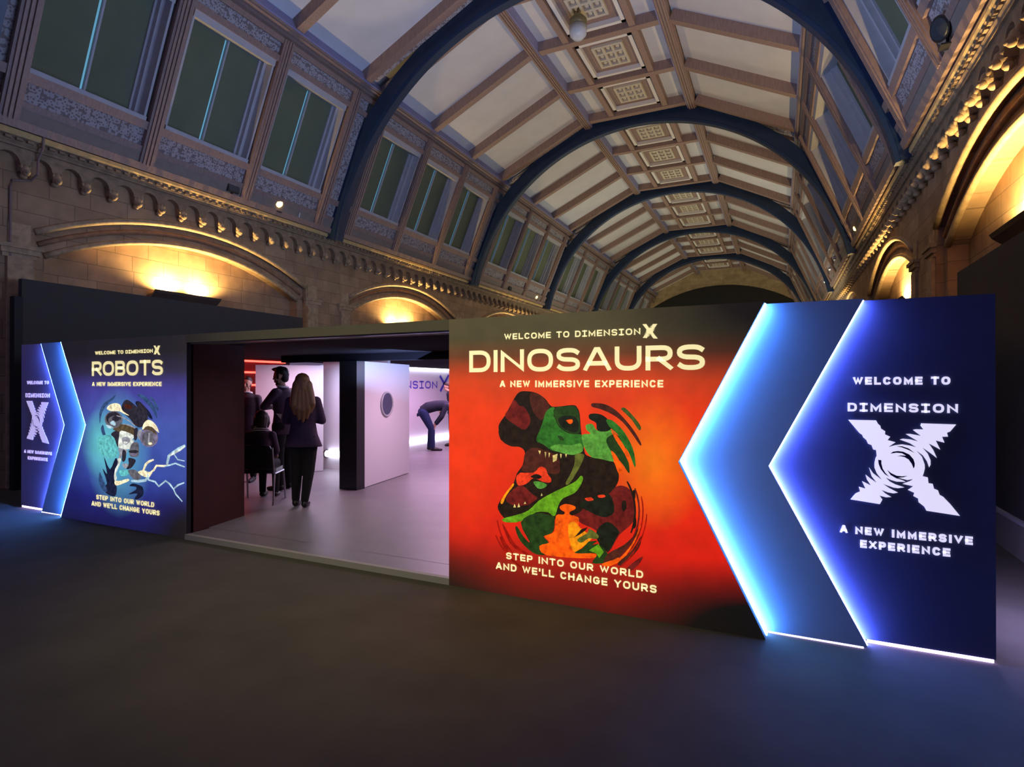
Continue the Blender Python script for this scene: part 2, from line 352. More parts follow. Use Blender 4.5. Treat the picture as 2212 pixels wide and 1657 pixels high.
# ------------------------------------------------------------------ clerestory: sloping window band
SL = sqrt(1.41 ** 2 + 3.3 ** 2)
def SP(side, y, f, n):
    """point on the sloping band: f 0..1 up the slope, n metres towards the hall"""
    sg = 1 if side == 'L' else -1
    ux, uz = 1.41 / SL, 3.3 / SL
    return Vector((SX(side, 0) + sg * (f * 1.41 + n * uz), y, 5.55 + f * 3.3 - n * ux))
def slab(mb, side, y0, y1, f0, f1, n0, n1, m=None):
    o = SP(side, y0, f0, n0)
    mb.obox(o, (0, y1 - y0, 0), SP(side, y0, f1, n0) - o, SP(side, y0, f0, n1) - o, m)
WOFF = [1.45, 3.60, 5.72]; POFF = [0.46, 2.525, 4.66, 6.80]
wn = 0
for side, nm in (('L', 'left'), ('R', 'right')):
    up = sempty('wall_upper_' + nm)
    for b0 in BAYS:
        b1 = min(b0 + 7.42, Y1)
        rails = MB()
        for f0, f1, n1 in ((0.0, 0.035, 0.10), (0.085, 0.115, 0.06), (0.195, 0.235, 0.07), (0.835, 0.868, 0.07), (0.935, 0.965, 0.06)):
            slab(rails, side, b0, b1, f0, f1, -0.02, n1)
        rails.build('rail', WOOD, up)
        led = MB(); slab(led, side, b0, b1, 0.035, 0.085, -0.02, 0.05); led.build('ledge_board', LEDGE, up)
        fr = MB()
        edges = [b0 + 0.13] + [b0 + p for p in POFF] + [b1 - 0.13]
        for i in range(5):
            a, e = edges[i] + (0.13 if i else 0), edges[i + 1] - (0.13 if i < 4 else 0)
            if e - a > 0.05 and e < Y1:
                slab(fr, side, a, e, 0.115, 0.195, -0.04, 0.0); slab(fr, side, a, e, 0.868, 0.935, -0.04, 0.0)
                if i in (0, 4): slab(fr, side, a, e, 0.235, 0.835, -0.04, 0.0)
        fr.build('frieze_panel', LACE, up)
        for p in POFF:
            if b0 + p > Y1 - 0.2: continue
            po = MB(); y = b0 + p
            slab(po, side, y - 0.13, y + 0.13, 0.03, 0.965, -0.03, 0.09)
            slab(po, side, y - 0.085, y - 0.045, 0.03, 0.965, 0.09, 0.115); slab(po, side, y - 0.02, y + 0.02, 0.03, 0.965, 0.09, 0.115); slab(po, side, y + 0.045, y + 0.085, 0.03, 0.965, 0.09, 0.115)
            po.build('post', WOOD, up)
        for o in WOFF:
            if b0 + o + 1 > Y1: continue
            wn += 1; yc = b0 + o; hw = 0.90; f0, f1 = 0.235, 0.835
            w = sempty('window_%d' % wn, SP(side, yc, f0, 0))
            fm = MB()
            for s in (-1, 1):
                slab(fm, side, yc + s * (hw - 0.02) - 0.02, yc + s * (hw - 0.02) + 0.02, f0, f1, -0.36, 0.02)
                slab(fm, side, yc + s * (hw - 0.075) - 0.035, yc + s * (hw - 0.075) + 0.035, f0, f1, -0.36, -0.16)
                slab(fm, side, yc + s * (hw - 0.13) - 0.025, yc + s * (hw - 0.13) + 0.025, f0, f1, -0.36, -0.25)
            slab(fm, side, yc - hw, yc + hw, f0, f0 + 0.02, -0.34, 0.05); slab(fm, side, yc - hw, yc + hw, f1 - 0.035, f1, -0.34, 0.04)
            fm.build('window_frame', FRAME, w)
            bl = MB(); slab(bl, side, yc - hw + 0.12, yc - 0.026, f0 + 0.02, f1 - 0.03, -0.30, -0.285); bl.build('blind', BLIND, w)
            bl = MB(); slab(bl, side, yc + 0.012, yc + hw - 0.12, f0 + 0.02, f1 - 0.03, -0.30, -0.285); bl.build('blind', BLIND, w)
            sl = MB(); slab(sl, side, yc - hw + 0.06, yc + hw - 0.06, f0 + 0.015, f1 - 0.02, -0.345, -0.335); sl.build('glass_pane', SLIT, w)
            mu = MB(); slab(mu, side, yc + 0.012, yc + 0.045, f0 + 0.02, f1 - 0.03, -0.285, -0.24); mu.build('mullion', FRAME, w)

# ------------------------------------------------------------------ vault
ceil = sempty('ceiling')
PXL, PXR, PZ = SX('L', 1.41), SX('R', 1.41), 8.85
RXL, RXR, RZ = -5.93, -2.50, 10.37
def slope_panel(x0, z0, x1, z1, rec, name):
    mb = MB(); v = Vector((x1 - x0, 0, z1 - z0)); nrm = Vector((-v.z, 0, v.x)).normalized()
    if nrm.z < 0: nrm = -nrm
    o = Vector((x0, Y0, z0)) + nrm * rec
    mb.obox(o, (0, Y1 - Y0, 0), v, nrm * 0.06); mb.build(name, PLASTER, ceil)
    return nrm
nL = slope_panel(PXL, PZ, RXL, RZ, 0.30, 'plaster_panel'); nR = slope_panel(PXR, PZ, RXR, RZ, 0.30, 'plaster_panel')
MB().box((RXL - 0.1, Y0, RZ + 0.30), (RXR + 0.1, Y1, RZ + 0.36)).build('plaster_panel', PLASTER, ceil)
# purlins, with the fascia boards that rise from them to the plaster
def beam(x, z, w, h, ax, name='purlin', m=WOOD):
    """ax: unit vector across the beam"""
    ax = Vector(ax).normalized(); dn = Vector((ax.z, 0, -ax.x))
    if dn.z > 0: dn = -dn
    mb = MB(); o = Vector((x, Y0, z)) - ax * w / 2
    mb.obox(o + dn * 0.0, (0, Y1 - Y0, 0), ax * w, -dn * h)
    for k in (-0.38, -0.1, 0.18): mb.obox(Vector((x, Y0, z)) + ax * w * k, (0, Y1 - Y0, 0), ax * w * 0.16, dn * 0.03)
    mb.build(name, m, ceil)
vL = Vector((RXL - PXL, 0, RZ - PZ)).normalized(); vR = Vector((RXR - PXR, 0, RZ - PZ)).normalized()
for x, v in ((PXL, vL), (PXR, vR)): beam(x, PZ, 0.30, 0.34, v)
for x in (RXL, RXR): beam(x, RZ, 0.24, 0.34, (1, 0, 0))
fa = MB()
for x, z, v, n in ((PXL, PZ, vL, nL), (PXR, PZ, vR, nR)): fa.obox(Vector((x, Y0, z)) + v * 0.15 - n * -0.02, (0, Y1 - Y0, 0), v * 0.03, n * 0.29)
for x, s in ((RXL, 1), (RXR, -1)): fa.obox((x + s * 0.12, Y0, RZ + 0.02), (0, Y1 - Y0, 0), (s * 0.03, 0, 0), (0, 0, 0.29))
fa.build('fascia', FASCIA, ceil)
BOFF = [0.42, 2.55, 4.80, 6.98]
CXL, CXR = -5.00, -3.28                   # beams on either side of the middle coffers
for b0 in BAYS:
    for i, o in enumerate(BOFF):
        y = b0 + o
        if y > Y1 - 0.2: continue
        mb = MB()
        for (x, z, v, n, L) in ((PXL, PZ, vL, nL, (Vector((RXL, 0, RZ)) - Vector((PXL, 0, PZ))).length), (PXR, PZ, vR, nR, (Vector((RXR, 0, RZ)) - Vector((PXR, 0, PZ))).length)):
            mb.obox(Vector((x, y - 0.10, z)) + n * 0.04 + v * 0.1, (0, 0.20, 0), v * (L - 0.2), n * 0.27)
        mb.box((RXL, y - 0.10, RZ + 0.04), (RXR, y + 0.10, RZ + 0.32))
        mb.build('batten', WOOD, ceil)
    # lace bands beside each rib
    lb = MB()
    for yy in (b0 + 0.14, b0 + 7.42 - 0.36):
        if yy > Y1: continue
        for (x, z, v, n) in ((PXL, PZ, vL, nL), (PXR, PZ, vR, nR)): lb.obox(Vector((x, yy, z)) + n * 0.12 + v * 0.1, (0, 0.20, 0), v * 3.4, n * 0.10)
    lb.build('ornament_band', LACE, ceil)
    for i in range(3):
        ya, yb = b0 + BOFF[i] + 0.10, b0 + BOFF[i + 1] - 0.10
        if yb > Y1: continue
        cf = MB()
        for x in (CXL, CXR): cf.box((x - 0.08, ya, RZ + 0.06), (x + 0.08, yb, RZ + 0.32))
        cf.build('coffer_beam', WOOD, ceil)
        x0, x1 = CXL + 0.12, CXR - 0.12; a, e = ya + 0.14, yb - 0.14
        co = MB(); t = 0.10
        for q in (((x0, a), (x1, a + t)), ((x0, e - t), (x1, e)), ((x0, a), (x0 + t, e)), ((x1 - t, a), (x1, e))):
            co.box((q[0][0], q[0][1], RZ + 0.12), (q[1][0], q[1][1], RZ + 0.31))
        cm = co.build('coffer_frame', MOULD, ceil)
        MB().box((x0 + t, a + t, RZ + 0.24), (x1 - t, e - t, RZ + 0.30)).build('coffer_ground', WOOD, cm)
        gr = MB(); gx0, gx1, ga, ge = x0 + 0.36, x1 - 0.36, a + 0.40, e - 0.40
        for k in range(4):
            x = gx0 + (gx1 - gx0) * k / 3; gr.box((x - 0.035, ga - 0.035, RZ + 0.17), (x + 0.035, ge + 0.035, RZ + 0.25))
        for k in range(4):
            y = ga + (ge - ga) * k / 3; gr.box((gx0, y - 0.04, RZ + 0.175), (gx1, y + 0.04, RZ + 0.25))
        for k in range(3):
            for j in range(3): gr.ball((gx0 + (gx1 - gx0) * (k + 0.5) / 3, ga + (ge - ga) * (j + 0.5) / 3, RZ + 0.24), (0.07, 0.09, 0.05), 8, 4)
        gr.build('carved_grille', mat('carved_cream', (0.56, 0.52, 0.42, 1), 0.8), cm)

# ribs
RNAMES = ['dark blue arched roof rib at the upper left corner, nearest the camera', 'dark blue arched roof rib sweeping over the booth, largest one whose both sides show',
          'dark blue arched roof rib, second complete one along the vault', 'dark blue arched roof rib, third complete one along the vault',
          'dark blue arched roof rib, second from the far stone end wall', 'dark blue arched roof rib, last and smallest before the stone end wall']
for k, y in enumerate(RIBY):
    zc, Ro, Ri, w = 4.05, 6.60, 6.17, 0.15
    a0 = math.asin((5.38 - zc) / 6.4); rings = []
    def pt(R, a, yy): return (XC + R * cos(a), yy, zc + R * sin(a))
    N = 72
    for i in range(N + 1):
        a = a0 + (pi - 2 * a0) * i / N
        rings.append([pt(Ro, a, y - w), pt(Ri + 0.07, a, y - w), pt(Ri + 0.07, a, y - w + 0.03), pt(Ri, a, y - w + 0.05), pt(Ri, a, y + w - 0.05), pt(Ri + 0.07, a, y + w - 0.03), pt(Ri + 0.07, a, y + w), pt(Ro, a, y + w)])
    rib = MB().sweep(rings).build('arch_rib', RIBBLUE)
    tag(rib, RNAMES[k], 'arch rib', 'blue ribs of the vault')

# end wall with the dark arch
ew = MB(); half, sp, ap = 5.9, 7.55, 9.50
arc = [(XC + y, z) for y, z in arc_pts(half, sp, ap, 24)]
ew.sheet([(-12.2, Y1, 0), (XC - half, Y1, 0)] + [(x, Y1, z) for x, z in arc] + [(XC + half, Y1, 0), (3.4, Y1, 0), (3.4, Y1, 11.2), (-12.2, Y1, 11.2)])
ew.sweep([[(XC - half, yy, 0)] + [(x, yy, z) for x, z in arc] + [(XC + half, yy, 0)] for yy in (Y1, Y1 + 0.5)], closed_ring=False)
struct(ew.build('wall_back', STONE_END, fix=False))
MB().box((-12, Y1 + 0.4, 0), (3.2, Y1 + 0.5, 10.5)).build('arch_infill', BLACK, bpy.data.objects['wall_back'])
struct(MB().box((-12.2, Y0 - 0.2, 0), (3.4, Y0, 11.2)).build('wall_front', mat('plain_hall_wall', (0.3, 0.24, 0.17, 1), 0.9)))

# ------------------------------------------------------------------ wall lamps
TROUGH = mat('bronze_trough', (0.16, 0.12, 0.09, 1), 0.5, metal=0.3)
def trough(side, y, z, ly, label, E, n=2):
    x0 = SX(side, -0.62); s = 1 if side == 'L' else -1
    t = thing('uplight_trough', label, 'wall lamp', (x0, y, z), 'uplight troughs in the arches')
    mb = MB(); prof = [(0.0, -0.16), (0.10, -0.16), (0.24, -0.05), (0.27, 0.0), (0.25, 0.0), (0.20, -0.06), (0.02, -0.09), (0.0, -0.09)]
    mb.sweep([[(x0 + s * (d + 0.004), yy, z + h) for d, h in prof] for yy in (y - ly / 2, y + ly / 2)]).build('housing', TROUGH, t)
    for k in range(n):
        yy = y + (k - (n - 1) / 2) * 0.70
        bl = MB(); bl.tube([(x0 + s * 0.12, yy - 0.09, z - 0.045), (x0 + s * 0.12, yy + 0.09, z - 0.045)], 0.025, 8)
        bl.build('bulb', mat('warm_bulb', (1, .8, .5, 1), 0.4, emit=(1.0, 0.70, 0.28, 1), power=14), t)
        lamp('uplight', 'SPOT', (x0 + s * 0.16, yy, z + 0.02), E, WARM, 0.03, aim=(x0 - s * 0.25, yy, z + 1.6), spot=radians(168), blend=0.5)
LT = ['bronze wall trough glowing in the near left stone arch, above the dark partition', 'bronze wall trough glowing in the second left stone arch, over the booth opening']
RT = ['dark wall trough lighting the near right stone arch, at the right edge', 'wall trough glowing in the second right stone arch, just above the booth']
for k, b in enumerate(RIBY):
    y = b + 3.72
    if k < 2:
        trough('L', y, 3.46, 1.45, LT[k], 230)
    else: lamp('uplight', 'SPOT', (SX('L', -0.45), y, 3.5), 210, WARM, 0.05, aim=(SX('L', -0.9), y, 5.1), spot=radians(168), blend=0.5)
    if k < 2:
        trough('R', (8.0 if k == 0 else 15.0), 3.42 if k == 0 else 3.46, 1.5, RT[k], 300)
    else: lamp('uplight', 'SPOT', (SX('R', -0.45), y, 3.5), 210, WARM, 0.05, aim=(SX('R', -0.9), y, 5.1), spot=radians(168), blend=0.5)

def spot_lamp(p, s, label, E, aim):
    p = Vector(p); t = thing('cornice_spotlight', label, 'spotlight', p, 'spotlights on the cornices')
    d = (Vector(aim) - p).normalized()
    MB().lathe(p - d * 0.16, [(0.05, 0), (0.09, 0.02), (0.10, 0.15), (0.11, 0.17)], 14, ax=d).build('lamp_body', BLACKG, t)
    MB().lathe(p + d * 0.012, [(0.10, 0), (0.09, 0.05), (0.03, 0.07)], 14, ax=d).build('lens', mat('lit_lens', (1, .8, .5, 1), 0.3, emit=(1.0, 0.60, 0.14, 1), power=9), t)
    b = MB(); b.tube([p - d * 0.08, p - d * 0.08 - Vector((0, 0, 0.14)), p - d * 0.08 - Vector((-s * -0.0, 0, 0.20))], 0.014, 6); b.box((p.x - 0.06, p.y - 0.06, p.z - 0.215), (p.x + 0.06, p.y + 0.06, p.z - 0.195))
    b.build('bracket', BLACKG, t)
    lamp('cornice_lamp', 'SPOT', p + d * 0.09, E, WARM, 0.04, aim=aim, spot=radians(95))
spot_lamp((-10.5, 9.66, 5.80), 1, 'small glowing spotlight on the left cornice beside the near blue rib', 90, (1.4, 6.5, 4.6))
spot_lamp((-10.5, 25.06, 5.80), 1, 'small glowing spotlight far along the left cornice', 60, (1.4, 23, 4.6))
spot_lamp((1.86, 17.65, 5.80), -1, 'small glowing spotlight on the right cornice', 60, (-10.0, 14.5, 4.9))
def mini_speaker(p, label, tilt):
    p = Vector(p); t = thing('wall_speaker', label, 'speaker', p, 'black speakers on the cornices')
    MB().box(p + Vector((-0.09, -0.14, 0.03)), p + Vector((0.09, 0.14, 0.20))).build('cabinet', BLACKG, t)
    MB().box(p + Vector((0.085 * tilt - 0.01, -0.12, 0.045)), p + Vector((0.085 * tilt + 0.012, 0.12, 0.185))).build('grille', mat('grey_mesh', (0.06, 0.065, 0.07, 1), 0.5), t)
    MB().box(p + Vector((-0.03, -0.03, -0.03)), p + Vector((0.03, 0.03, 0.04))).build('bracket', BLACKG, t)
mini_speaker((-10.52, 8.43, 5.64), 'small black speaker on the left cornice before the glowing spotlight', 1)
mini_speaker((-10.52, 22.1, 5.64), 'small black speaker far along the left cornice', 1)
# big floodlight head on the right cornice at the top of the picture
p = Vector((1.80, 8.30, 5.62)); t = thing('floodlight', 'black floodlight head on the right cornice near the top edge', 'floodlight', p)
b = MB(); d = Vector((-0.75, -0.35, -0.25)).normalized(); b.lathe(p + Vector((0, 0, 0.22)) - d * 0.16, [(0.05, 0), (0.12, 0.03), (0.13, 0.24), (0.15, 0.26)], 18, ax=d); b.build('lamp_housing', BLACKG, t, smooth=False)
MB().lathe(p + Vector((0, 0, 0.22)) + d * 0.10, [(0.125, 0), (0.12, 0.012), (0.03, 0.02)], 18, ax=d).build('lens', mat('dark_glass', (0.05, 0.06, 0.07, 1), 0.1), t)
b = MB(); b.box(p + Vector((-0.08, -0.08, -0.02)), p + Vector((0.08, 0.08, 0.0))); b.tube([p, p + Vector((0.0, 0.0, 0.14))], 0.02, 6); b.build('bracket', BLACKG, t)
# small cluster of silver track heads further along the right cornice
for k, (yy, zz) in enumerate(((22.6, 5.62), (24.6, 5.62), (27.4, 5.62))):
    p = Vector((1.84, yy, zz)); t = thing('track_spotlight', ['silver spotlight head on the right cornice, nearest of three before the far ribs', 'silver spotlight head on the right cornice, middle of three', 'silver spotlight head on the right cornice, farthest of three'][k], 'spotlight', p, 'silver heads on the right cornice')
    MB().tube([p, p + Vector((0, 0, 0.36))], 0.02, 6).build('stem', BLACKG, t)
    MB().tube([p + Vector((-0.16, 0.03, 0.36)), p + Vector((0.10, -0.03, 0.42))], 0.075, 10).build('lamp_head', METAL, t)
# wifi box, bracket, conduit
p = Vector((-10.56, 5.1, 5.70)); t = thing('access_point', 'white box with a blue light on the left cornice', 'device', p)
MB().box(p + Vector((-0.03, -0.13, -0.10)), p + Vector((0.03, 0.13, 0.08))).build('case', MOULD, t)
MB().ball(p + Vector((0.035, -0.03, 0.03)), 0.022, 8, 6).build('status_light', mat('blue_light', (0.1, 0.2, 1, 1), 0.4, emit=(0.05, 0.15, 1, 1), power=6), t)
MB().box(p + Vector((-0.02, 0.15, -0.11)), p + Vector((0.02, 0.42, -0.02))).build('junction_box', FRAME, t)
xw = XL - 0.25 + 0.025
cd = MB().tube([(XL + 0.02, 5.06, 5.56), (XL + 0.025, 5.05, 5.35), (xw + 0.135, 5.04, 5.2), (xw + 0.135, 5.03, 4.95), (xw, 5.0, 4.86), (xw, 4.95, 4.845), (xw, 4.76, 4.79), (xw, 4.74, 4.70), (xw, 4.73, 3.4)], 0.018, 8, WOOD)
tag(cd.build('conduit_pipe', WOOD), 'thin brown conduit running down the stone wall at the left edge', 'pipe')
p = Vector((-10.56, 10.3, 5.60)); t = thing('cornice_bracket', 'small pale hooked bracket on the left cornice beside the near rib foot', 'bracket', p)
MB().tube([p, p + Vector((0.06, 0, 0.02)), p + Vector((0.09, 0, 0.14)), p + Vector((0.06, 0, 0.24)), p + Vector((0.10, -0.1, 0.26))], 0.014, 6).build('hook', MOULD, t)
MB().box(p + Vector((-0.03, -0.05, -0.03)), p + Vector((0.03, 0.05, 0.03))).build('base', FRAME, t)
# pendant
p = Vector((-4.35, 13.0, 10.62)); t = thing('pendant_lamp', 'frosted glass pendant lamp hanging from the coffered ceiling', 'pendant lamp', p)
MB().tube([p, p + Vector((0, 0, -0.20))], 0.03, 8).build('stem', TROUGH, t)
MB().lathe(p + Vector((0, 0, -0.42)), [(0.20, -0.05), (0.21, 0.10), (0.12, 0.20), (0.05, 0.26)], 20).build('cap', mat('aged_brass', (0.22, 0.20, 0.10, 1), 0.45, metal=0.4), t, smooth=True)
MB().lathe(p + Vector((0, 0, -0.69)), [(0.02, -0.10), (0.12, -0.075), (0.20, 0.02), (0.215, 0.22)], 20).build('glass_shade', mat('frosted_glass', (0.55, 0.60, 0.64, 1), 0.35), t, smooth=True)

# ------------------------------------------------------------------ tall dark partitions against the walls
t = thing('partition_screen', 'tall dark partition covering the left stone arch behind the booth', 'partition', (-10.5, 7.5, 0))
MB().box((-10.60, 4.74, 0), (-10.50, 10.43, 3.23)).build('screen_panel', DARKPANEL, t)
MB().box((-10.62, 4.64, 0), (-10.49, 4.75, 2.95)).build('end_post', BLACK, t)
t = thing('partition_screen', 'tall dark partition along the right wall beyond the booth corner', 'partition', (2.02, 6, 0))
MB().box((1.99, 3.0, 0.37), (2.07, 8.75, 2.99)).build('screen_panel', DARKPANEL, t)
MB().box((1.955, 3.0, 0.335), (2.07, 8.75, 0.37)).build('ledge', FRAME, t)
MB().box((1.985, 3.0, 0), (2.07, 8.75, 0.335)).build('plinth', mat('grey_plinth', (0.30, 0.27, 0.24, 1), 0.7, vary=0.05), t)
#BOOTH
# ================================================================== BOOTH
LY1, LY2, LY3 = 3.93, 4.05, 4.15          # front faces of the three stepped layers of the front wall
ZT = 2.125
def pl(px, py, Y, off=0.0):
    q = at_y(px, py, Y); return Vector((q.x, Y - off, q.z))

# ---- stroke lettering -------------------------------------------------
def _arc(cx, cy, rx, ry, a0, a1, n=10, e=2.5):
    out = []
    for i in range(n + 1):
        a = radians(a0 + (a1 - a0) * i / n); c, s_ = cos(a), sin(a)
        out.append((cx + rx * (abs(c) ** (2 / e)) * (1 if c >= 0 else -1), cy + ry * (abs(s_) ** (2 / e)) * (1 if s_ >= 0 else -1)))
    return out
def glyph(ch, serif_i=False):
    O = lambda: [(_arc(.5, .5, .5, .5, 90, 450, 28), True)]
    G = {
        'A': (1.08, [([(0, 0), (.44, 1), (.56, 1), (1, 0)], False), ([(.16, .28), (.84, .28)], False)]),
        'B': (.92, [([(0, 0), (0, 1), (.6, 1)] + _arc(.6, .76, .36, .24, 90, -90, 8) + [(.1, .52), (.62, .52)] + _arc(.62, .26, .38, .26, 90, -90, 8), True)]),
        'C': (1.0, [(_arc(.5, .5, .5, .5, 42, 318, 22), False)]),
        'D': (1.0, [([(0, 0), (0, 1), (.45, 1)] + _arc(.45, .5, .55, .5, 90, -90, 16), True)]),
        'E': (.86, [([(1, 1), (0, 1), (0, 0), (1, 0)], False), ([(0, .5), (.92, .5)], False)]),
        'G': (1.04, [(_arc(.5, .5, .5, .5, 42, 350, 22) + [(1, .46), (.58, .46)], False)]),
        'H': (1.0, [([(0, 0), (0, 1)], False), ([(1, 0), (1, 1)], False), ([(0, .5), (1, .5)], False)]),
        'I': (.8, [([(.5, 0), (.5, 1)], False), ([(0, 0), (1, 0)], False), ([(0, 1), (1, 1)], False)]) if serif_i else (.0, [([(.5, 0), (.5, 1)], False)]),
        'L': (.82, [([(0, 1), (0, 0), (1, 0)], False)]),
        'M': (1.22, [([(0, 0), (0, 1), (.5, .18), (1, 1), (1, 0)], False)]),
        'N': (1.05, [([(0, 0), (0, 1), (1, 0), (1, 1)], False)]),
        'O': (1.12, O()),
        'P': (.9, [([(0, 0), (0, 1), (.62, 1)] + _arc(.62, .71, .38, .29, 90, -90, 10) + [(0, .42)], False)]),
        'R': (.96, [([(0, 0), (0, 1), (.62, 1)] + _arc(.62, .72, .38, .28, 90, -90, 10) + [(0, .44)], False), ([(.52, .44), (1, 0)], False)]),
        'S': (.95, [(_arc(.5, .755, .5, .245, 28, 270, 14) + _arc(.5, .255, .5, .255, 90, -152, 14)[1:], False)]),
        'T': (.96, [([(0, 1), (1, 1)], False), ([(.5, 1), (.5, 0)], False)]),
        'U': (1.0, [([(0, 1), (0, .42)] + _arc(.5, .42, .5, .42, 180, 360, 14) + [(1, 1)], False)]),
        'V': (1.06, [([(0, 1), (.5, 0), (1, 1)], False)]),
        'W': (1.5, [([(0, 1), (.25, 0), (.5, .85), (.75, 0), (1, 1)], False)]),
        'X': (1.0, [([(0, 0), (1, 1)], False), ([(0, 1), (1, 0)], False)]),
        'Y': (1.04, [([(0, 1), (.5, .46), (1, 1)], False), ([(.5, .46), (.5, 0)], False)]),
        "'": (.0, [([(.5, .72), (.5, 1)], False)]),
    }
    return G[ch]
def stroke_poly(p, t, closed):
    """offset a centre line to both sides with mitred joints: list of quads"""
    q = [p[0]]
    for a in p[1:]:
        if (a[0] - q[-1][0]) ** 2 + (a[1] - q[-1][1]) ** 2 > (t * .08) ** 2: q.append(a)
    if closed and (q[0][0] - q[-1][0]) ** 2 + (q[0][1] - q[-1][1]) ** 2 < (t * .08) ** 2: q.pop()
    p = q; n = len(p); Lp, Rp = [], []
    for i in range(n):
        if closed: a, b, c = p[i - 1], p[i], p[(i + 1) % n]
        else: a, b, c = p[max(i - 1, 0)], p[i], p[min(i + 1, n - 1)]
        d1 = Vector((b[0] - a[0], b[1] - a[1])); d2 = Vector((c[0] - b[0], c[1] - b[1]))
        if d1.length < 1e-9: d1 = d2
        if d2.length < 1e-9: d2 = d1
        d1.normalize(); d2.normalize(); n1 = Vector((-d1.y, d1.x)); n2 = Vector((-d2.y, d2.x)); m = n1 + n2
        if m.length < 1e-6: m = n1
        m.normalize(); k = min(1 / max(m.dot(n1), .35), 2.2) * t / 2
        Lp.append((b[0] + m.x * k, b[1] + m.y * k)); Rp.append((b[0] - m.x * k, b[1] - m.y * k))
    return [(Lp[i], Lp[(i + 1) % n], Rp[(i + 1) % n], Rp[i]) for i in range(n if closed else n - 1)]
def lettering(text, x0, x1, zb, zt, place, weight=0.2, gap=0.5, space=1.05, serif_i=False, depth=0.004):
    """place(x, z, off) -> world point; returns an MB of raised letters filling x0..x1, zb..zt"""
    H = zt - zb; t = H * weight; tot = 0; fix = 0; lay = []
    for i, ch in enumerate(text):
        if ch == ' ': tot += space; fix += t * 1.1; continue
        w, st = glyph(ch, serif_i); tot += w; fix += t
        if i < len(text) - 1 and text[i + 1] != ' ': tot += gap * .55; fix += t * .35
    U = (abs(x1 - x0) - fix) / tot; sg = 1 if x1 > x0 else -1
    mb = MB(); x = 0.0
    for i, ch in enumerate(text):
        if ch == ' ': x += space * U + t * 1.1; continue
        w, st = glyph(ch, serif_i); gw = w * U
        for p, cl in st:
            pts = [(x + t / 2 + a * gw, t / 2 + b * (H - t)) for a, b in p]
            # open straight strokes end square on the cap line / base line
            if not cl:
                pts = [list(q) for q in pts]
                for e, f in ((0, 1), (-1, -2)):
                    d = Vector((pts[e][0] - pts[f][0], pts[e][1] - pts[f][1]))
                    if d.length > 1e-9:
                        d.normalize(); ext = t / 2 if (abs(d.x) > .9 or abs(d.y) > .5) else 0
                        pts[e][0] += d.x * ext; pts[e][1] += d.y * ext
                pts = [tuple(q) for q in pts]
            for quad in stroke_poly(pts, t, cl):
                f = [place(x0 + sg * a, zb + min(max(b, 0), H), 0.0) for a, b in quad]; k = [place(x0 + sg * a, zb + min(max(b, 0), H), depth) for a, b in quad]
                mb.add(f + k, [(4, 5, 6, 7), (0, 4, 7, 3), (1, 2, 6, 5), (0, 1, 5, 4), (3, 7, 6, 2)])
        x += gw + t
        if i < len(text) - 1 and text[i + 1] != ' ': x += gap * .55 * U + t * .35
    return mb
def text_on(text, l_top, l_bot, r_top, r_bot, Y, m, parent, name='lettering', **kw):
    """corners are photo pixels: the line of text lies level on the wall plane y = Y"""
    a, b, c, d = [at_y(p[0], p[1], Y) for p in (l_top, l_bot, r_top, r_bot)]
    mb = lettering(text, (a.x + b.x) / 2, (c.x + d.x) / 2, (b.z + d.z) / 2, (a.z + c.z) / 2, lambda x, z, o: Vector((x, Y - 0.0025 - o, z)), **kw)
    return mb.build(name, m, parent, fix=False)

XOUT = [(155,120),(590,120),(620,175),(655,205),(665,250),(730,290),(725,340),(805,375),(765,430),(885,460),(770,545),(880,508),(985,490),(1100,505),(1195,528),(1100,468),(950,415),(1000,400),(1110,408),(1225,436),(1130,380),(1040,325),(1100,320),(1265,346),(1200,300),(1145,255),(1190,245),(1300,245),(1255,185),(1265,150),(1765,155),(1680,265),(1635,285),(1650,345),(1565,350),(1600,440),(1475,410),(1540,550),(1460,505),(1375,460),(1440,560),(1490,680),(1400,610),(1280,525),(1360,620),(1400,720),(1400,790),(1380,832),(1350,740),(1290,650),(1190,575),(1275,670),(1315,790),(1318,850),(1300,930),(1285,975),(1360,990),(1370,1080),(1430,1085),(1450,1160),(1505,1180),(1530,1250),(1580,1275),(1680,1380),(1815,1550),(1340,1510),(1310,1450),(1225,1385),(1220,1330),(1150,1295),(1165,1245),(1070,1205),(1150,1142),(990,1115),(1100,1065),(1160,1025),(1060,1050),(930,1022),(1035,1080),(900,1085),(820,1065),(735,1030),(800,1090),(880,1130),(1015,1168),(920,1188),(850,1182),(690,1132),(790,1195),(920,1258),(850,1275),(770,1265),(670,1232),(730,1285),(820,1335),(740,1345),(640,1325),(685,1385),(645,1462),(190,1420),(265,1320),(340,1280),(320,1205),(425,1230),(370,1110),(510,1172),(450,1085),(425,1000),(500,1060),(600,1125),(520,1020),(480,880),(540,970),(680,1072),(600,970),(565,880),(565,810),(580,730),(600,690),(590,595),(545,590),(520,520),(465,500),(440,440),(390,400),(375,360),(330,330)]
XIN = [[(805,645),(850,610),(920,597),(1000,605),(1090,645),(1150,715),(1170,780),(1168,830),(1152,862),(1125,790),(1080,725),(1020,690),(960,678),(910,682),(960,665),(1040,665),(980,630),(900,625)],
       [(620,750),(670,755),(670,810),(690,890),(730,955),(792,1018),(720,975),(660,900),(628,820)],
       [(755,905),(820,955),(900,990),(980,995),(1070,980),(1000,1010),(925,1022),(985,1040),(1060,1047),(980,1052),(890,1030),(810,985)],
       [(890,520),(985,520),(1080,550),(1175,620),(1080,575),(985,540)]]
